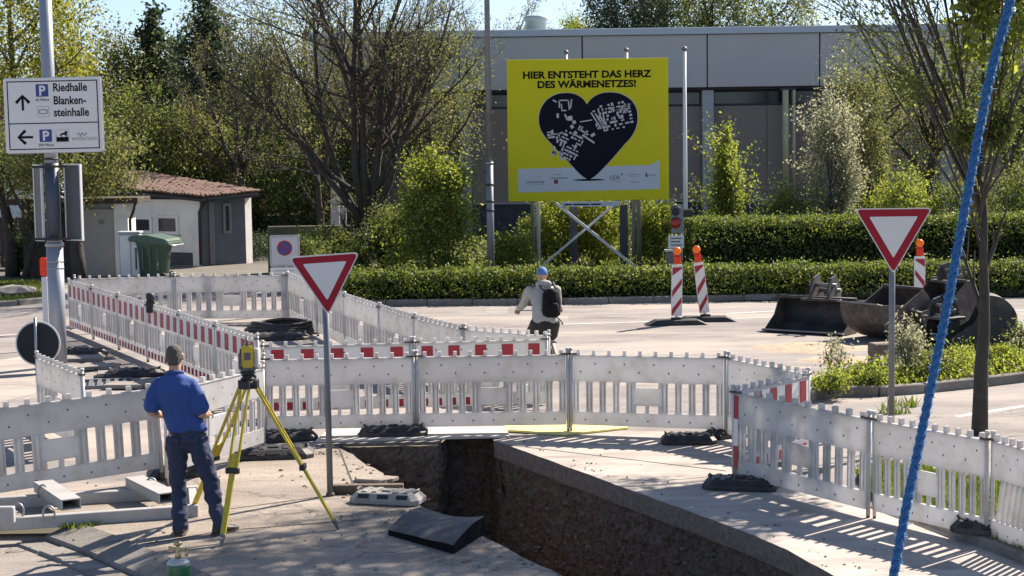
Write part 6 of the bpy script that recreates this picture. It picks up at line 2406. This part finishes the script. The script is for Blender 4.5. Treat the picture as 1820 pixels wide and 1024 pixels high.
MB().box(-.055, .055, .045, .10, .126, .33).build('side_cover', M_tsg, ts, bevel=.012, seg=2)
MB().box(-.085, -.056, -.09, .09, .13, .25).build('display', M_tsg, ts, bevel=.006)
MB().box(.057, .098, -.06, .06, .12, .30).build('battery_cover', M_tsl, ts, bevel=.008)
MB().box(-.04, .04, -.044, .044, .20, .32).build('telescope', M_tsg, ts, bevel=.012)
vs = MB().lathe([(.033, -.07), (.033, .07), (.026, .075)], 14)
vs.v = [(z, y, -x + .265) for x, y, z in vs.v]
vs.build('objective', M_black, ts)
MB().tube([(0, -.075, .33), (0, -.075, .375), (0, -.05, .39), (0, .05, .39), (0, .075, .375), (0, .075, .33)], .014, 8).build('carry_handle', M_tsg, ts)
MB().box(-.03, .03, -.1025, -.1005, .20, .27).build('logo_plate', M_tsg, ts)

# ---- the cyclist and his bicycle
cp_ = G(966, 683)
CY = R(9)
bike = thing('bicycle', 'bicycle ridden away from us, largely hidden by the barriers', 'bicycle', (cp_.x, cp_.y, 0), CY)
M_bike = mat('bike_frame_dark', (.05, .055, .065), .35, .1, 4, coat=.4)
for y in (-.42, .66):
    w_ = MB()
    w_.tube([(0, y + .335 * math.cos(a), .345 + .335 * math.sin(a)) for a in np.linspace(0, 2 * math.pi, 33)], .018, 8)
    wh = w_.build('tyre', M_rub, bike)
    s_ = MB()
    s_.tube([(0, y + .31 * math.cos(a), .345 + .31 * math.sin(a)) for a in np.linspace(0, 2 * math.pi, 33)], .009, 6)
    s_.build('rim', M_galv, wh)
    q = MB()
    for k in range(18):
        a = k * math.pi / 9
        q.tube([(.02 * (-1) ** k, y, .345), (0, y + .31 * math.cos(a), .345 + .31 * math.sin(a))], .0016, 3)
    q.build('spokes', M_galv, wh)
    MB().tube([(-.05, y, .345), (.05, y, .345)], .02, 8).build('hub', M_galv, wh)
    MB().tube([(0, y + .365 * math.cos(a), .345 + .365 * math.sin(a)) for a in np.linspace(.2, 2.9, 16)], .014, 5).build('mudguard', M_bike, bike)
fm = MB()
bbk, seat_t, headt, headb = V((0, -.02, .29)), V((0, -.18, .80)), V((0, .48, .86)), V((0, .52, .70))
for a, b, r in ((bbk, seat_t, .017), (seat_t + V((0, .01, -.06)), headt, .017), (bbk, headb, .019), (headt + V((0, 0, .03)), headb, .02)):
    fm.tube([a, b], r, 8)
for s in (-1, 1):
    fm.tube([bbk + V((s * .03, 0, 0)), V((s * .06, -.42, .345))], .010, 6)
    fm.tube([seat_t + V((s * .02, 0, -.05)), V((s * .06, -.42, .345))], .009, 6)
fm.build('frame', M_bike, bike)
fk = MB()
for s in (-1, 1):
    fk.tube([headb + V((s * .05, 0, -.02)), V((s * .055, .66, .345))], .012, 6)
fk.build('fork', M_bike, bike)
MB().tube([seat_t, V((0, -.205, .93))], .013, 8).build('seat_post', M_galv, bike)
MB().loft([(V((0, -.34, .955)), V((.085, 0, 0)), V((0, 0, .025))), (V((0, -.24, .965)), V((.08, 0, 0)), V((0, 0, .03))), (V((0, -.1, .96)), V((.03, 0, 0)), V((0, 0, .025))), (V((0, -.03, .955)), V((.018, 0, 0)), V((0, 0, .018)))], 12).build('saddle', M_black, bike)
MB().tube([(-.32, .36, 1.06), (-.22, .42, 1.07), (-.08, .46, 1.06), (0, .465, 1.04), (.08, .46, 1.06), (.22, .42, 1.07), (.32, .36, 1.06)], .012, 8).build('handlebar', M_galvd, bike)
MB().tube([(0, .465, .88), (0, .465, 1.04)], .014, 8).build('stem', M_galvd, bike)
MB().tube([(-.09, -.02, .29), (.09, -.02, .29)], .012, 6).build('crank_axle', M_galv, bike)
for s, a in ((-1, -.5), (1, -.5 + math.pi)):
    e = V((s * .09, -.02 + .17 * math.cos(a), .29 + .17 * math.sin(a)))
    MB().tube([(s * .09, -.02, .29), e], .011, 6).build('crank', M_galv, bike)
    MB().box(e.x - .045 + s * .05, e.x + .045 + s * .05, e.y - .04, e.y + .04, e.z - .012, e.z + .012).build('pedal', M_black, bike)
MB().box(-.06, .06, -.78, -.46, .70, .715).build('carrier', M_bike, bike)
cyc = thing('person', 'cyclist in pale grey jacket, blue cap and black shorts riding away', 'person', (cp_.x, cp_.y, 0), CY)
M_jack = mat('grey_jacket', (.33, .325, .31), .85, .06, 5, bump=.15)
M_short = mat('black_shorts', (.018, .018, .02), .85, .2, 6)
M_cap = mat('blue_cap', (.06, .16, .36), .8, .1, 6)
b2 = MB()
b2.loft(capped([((0, -.22, .98), .17, .12), ((0, -.20, 1.1), .15, .11), ((0, -.13, 1.25), .165, .115), ((0, -.07, 1.38), .18, .115), ((0, -.04, 1.45), .15, .085)]), 18)
b2.limb([(0, -.03, 1.45), (0, .0, 1.56)], [.06, .054], 12)
hc2 = V((0, .01, 1.615))
Mh = head(b2, hc2, .98, tilt=R(-4))
sL, sR = V((-.20, -.05, 1.40)), V((.20, -.05, 1.40))
eL_, eR_ = V((-.27, .08, 1.19)), V((.235, .06, 1.17))
wL_, wR_ = V((-.315, .29, 1.10)), V((.315, .29, 1.10))
for s_, e_, w_ in ((sL, eL_, wL_), (sR, eR_, wR_)):
    b2.limb([s_, s_.lerp(e_, .5), e_, w_], [.055, .05, .042, .028], 12)
hand(b2, wL_, V((0, .95, -.3)), V((-.3, .2, 1)), .98, .9, 1)
hand(b2, wR_, V((0, .95, -.3)), V((.3, .2, 1)), .98, .9, -1)
ped = [(-1, -.5), (1, -.5 + math.pi)]
kn, an = [], []
for s, a in ped:
    e = V((s * .14, -.02 + .17 * math.cos(a), .29 + .17 * math.sin(a)))
    ank = e + V((0, -.07, .09))
    hip = V((s * .10, -.20, .97))
    mid = (hip + ank) / 2
    Lh = (hip - ank).length
    L1 = .43
    o = math.sqrt(max(.0004, L1 * L1 - (Lh / 2) ** 2))
    dv_ = (ank - hip).normalized()
    pr = V((0, 1, 0)) - dv_ * dv_.y
    knee = mid + pr.normalized() * o
    kn.append(knee)
    an.append(ank)
    b2.limb([hip, hip.lerp(knee, .5), knee, knee.lerp(ank, .35), ank], [.085, .075, .055, .054, .036], 12)
    L_ = []
    for f, w, h in ((-.07, .03, .035), (0, .038, .05), (.08, .045, .035), (.15, .045, .028), (.19, .02, .015)):
        L_.append((ank + V((0, f, -.085 + h)), V((w, 0, 0)), V((0, 0, h))))
    b2.loft(L_, 10)
remeshed('body', b2, M_skin, .012, cyc, 2)
j = MB()
j.loft(capped([((0, -.22, .955), .195, .15), ((0, -.21, 1.06), .19, .15), ((0, -.15, 1.2), .195, .148), ((0, -.09, 1.33), .205, .142), ((0, -.055, 1.42), .185, .115), ((0, -.03, 1.48), .10, .08)]), 20)
j.limb([(-.07, -.11, 1.50), (0, -.13, 1.505), (.07, -.11, 1.50)], [.055, .06, .055], 10)
for s_, e_, w_ in ((sL, eL_, wL_), (sR, eR_, wR_)):
    j.limb([s_, s_.lerp(e_, .5), e_, e_.lerp(w_, .9)], [.075, .072, .062, .045], 12)
remeshed('jacket', j, M_jack, .014, cyc, 3, .012, 7)
s_ = MB()
s_.loft(capped([((0, -.23, .88), .17, .14), ((0, -.23, .98), .175, .14)]), 18)
for k in range(2):
    hip = V(((-1, 1)[k] * .10, -.20, .93))
    s_.limb([hip, hip.lerp(kn[k], .5), hip.lerp(kn[k], .72)], [.12, .122, .122], 14)
remeshed('shorts', s_, M_short, .014, cyc, 3, .01, 8)
c_ = MB()
L_ = []
for z, y, a, b in ((.015, -.004, .083, .104), (.05, -.006, .083, .104), (.09, -.008, .072, .09), (.118, -.008, .046, .058), (.130, -.008, .015, .02)):
    L_.append((Mh @ V((0, y, z)), V((a, 0, 0)), V((0, b, 0))))
c_.loft(L_, 18)
c_.loft([(Mh @ V((0, .08, .018)), V((.07, 0, 0)), V((0, 0, .008))), (Mh @ V((0, .17, .005)), V((.045, 0, 0)), V((0, 0, .006)))], 10)
c_.build('cap', M_cap, cyc)
for k in range(2):
    sh_ = MB()
    L_ = []
    for f, w, h in ((-.085, .035, .04), (0, .045, .055), (.08, .052, .04), (.16, .05, .033), (.205, .025, .02)):
        L_.append((an[k] + V((0, f, -.088 + h)), V((w, 0, 0)), V((0, 0, h))))
    sh_.loft(L_, 10)
    sh_.build('shoe', M_shoe, cyc)
bk = thing('backpack', 'black backpack hanging on the cyclist right shoulder', 'backpack', (cp_.x, cp_.y, 0), CY)
k_ = MB()
k_.loft([(V((.07, -.34, z)), V((a, 0, 0)), V((0, b, 0))) for z, a, b in ((1.03, .09, .06), (1.06, .135, .10), (1.18, .145, .12), (1.32, .135, .11), (1.41, .11, .085), (1.45, .06, .05))], 16)
M_pack = mat('black_nylon', (.008, .008, .010), .8, .2, 8, spec=.15)
remeshed('pack', k_, M_pack, .014, bk, 2, .010, 10)
MB().loft([(V((.07, -.455, z)), V((a, 0, 0)), V((0, b, 0))) for z, a, b in ((1.08, .07, .03), (1.1, .09, .04), (1.22, .09, .04), (1.25, .06, .03))], 12).build('front_pocket', M_pack, bk)
for s in (-1, 1):
    MB().tube([(.07 + s * .09, -.26, 1.42), (.02 + s * .12, -.10, 1.515), (s * .13, .04, 1.46), (s * .14, .08, 1.33), (.07 + s * .12, -.02, 1.13)], .016, 8).build('strap', M_black, bk)
MB().tube([(-.20, -.16, 1.2), (-.08, -.31, 1.14), (.0, -.38, 1.10)], .010, 6).build('hip_strap', M_black, bk)
MB().tube([(.13, -.37, 1.05), (.20, -.38, .98), (.235, -.37, .92)], .009, 6).build('loose_strap', M_black, bk)

# ================================================================== BLUE ROPE HANGING BEFORE THE CAMERA
M_rope = mat('blue_rope', (.004, .10, .29), .65, .18, 120, bump=.4, bscale=300)
rp = [D(x, y, dd) for x, y, dd in ((1812, -90, 3.05), (1796, 0, 3.04), (1757, 150, 3.02), (1721, 340, 3.0), (1683, 545, 2.98), (1640, 760, 2.96), (1611, 900, 2.94), (1588, 1024, 2.92), (1572, 1110, 2.91))]
path = []
for i in range(len(rp) - 1):
    p0, p1, p2, p3 = rp[max(i - 1, 0)], rp[i], rp[i + 1], rp[min(i + 2, len(rp) - 1)]
    for k in range(24):
        u = k / 24
        path.append(.5 * ((2 * p1) + (p2 - p0) * u + (2 * p0 - 5 * p1 + 4 * p2 - p3) * u * u + (3 * p1 - p0 - 3 * p2 + p3) * u ** 3))
path.append(rp[-1])
rope = thing('rope', 'taut blue twisted rope crossing the right side close to the camera', 'rope', path[0])
L = 0.0
for s in range(3):
    pts = []
    L = 0
    for i, p in enumerate(path):
        if i:
            L += (p - path[i - 1]).length
        tg = (path[min(i + 1, len(path) - 1)] - path[max(i - 1, 0)]).normalized()
        a = tg.orthogonal().normalized()
        a = (V((1, 0, 0)) - tg * tg.x).normalized()
        b = tg.cross(a)
        an_ = L / .055 * 2 * math.pi + s * 2.0944
        pts.append(p + (a * math.cos(an_) + b * math.sin(an_)) * .0043 - path[0])
    MB().tube(pts, .0046, 8).build('strand', M_rope, rope)
fz = MB()
fr_ = random.Random(9)
for _ in range(2200):
    i = fr_.randrange(1, len(path) - 1)
    p = path[i].lerp(path[i + 1], fr_.random()) - path[0]
    d_ = V((fr_.gauss(0, 1), fr_.gauss(0, 1), fr_.gauss(0, 1))).normalized()
    q = p + d_ * .0078
    e = d_ * .6 + V((fr_.gauss(0, 1), fr_.gauss(0, 1), fr_.gauss(0, 1))) * .6
    fz.tube([q, q + e * fr_.uniform(.002, .007)], [.0006, .0004], 3, cap=False)
tag(fz.build('fibres', mat('pale_blue_fibre', (.10, .42, .70), .6, .2, 100, trans=.3), rope), kind='stuff')
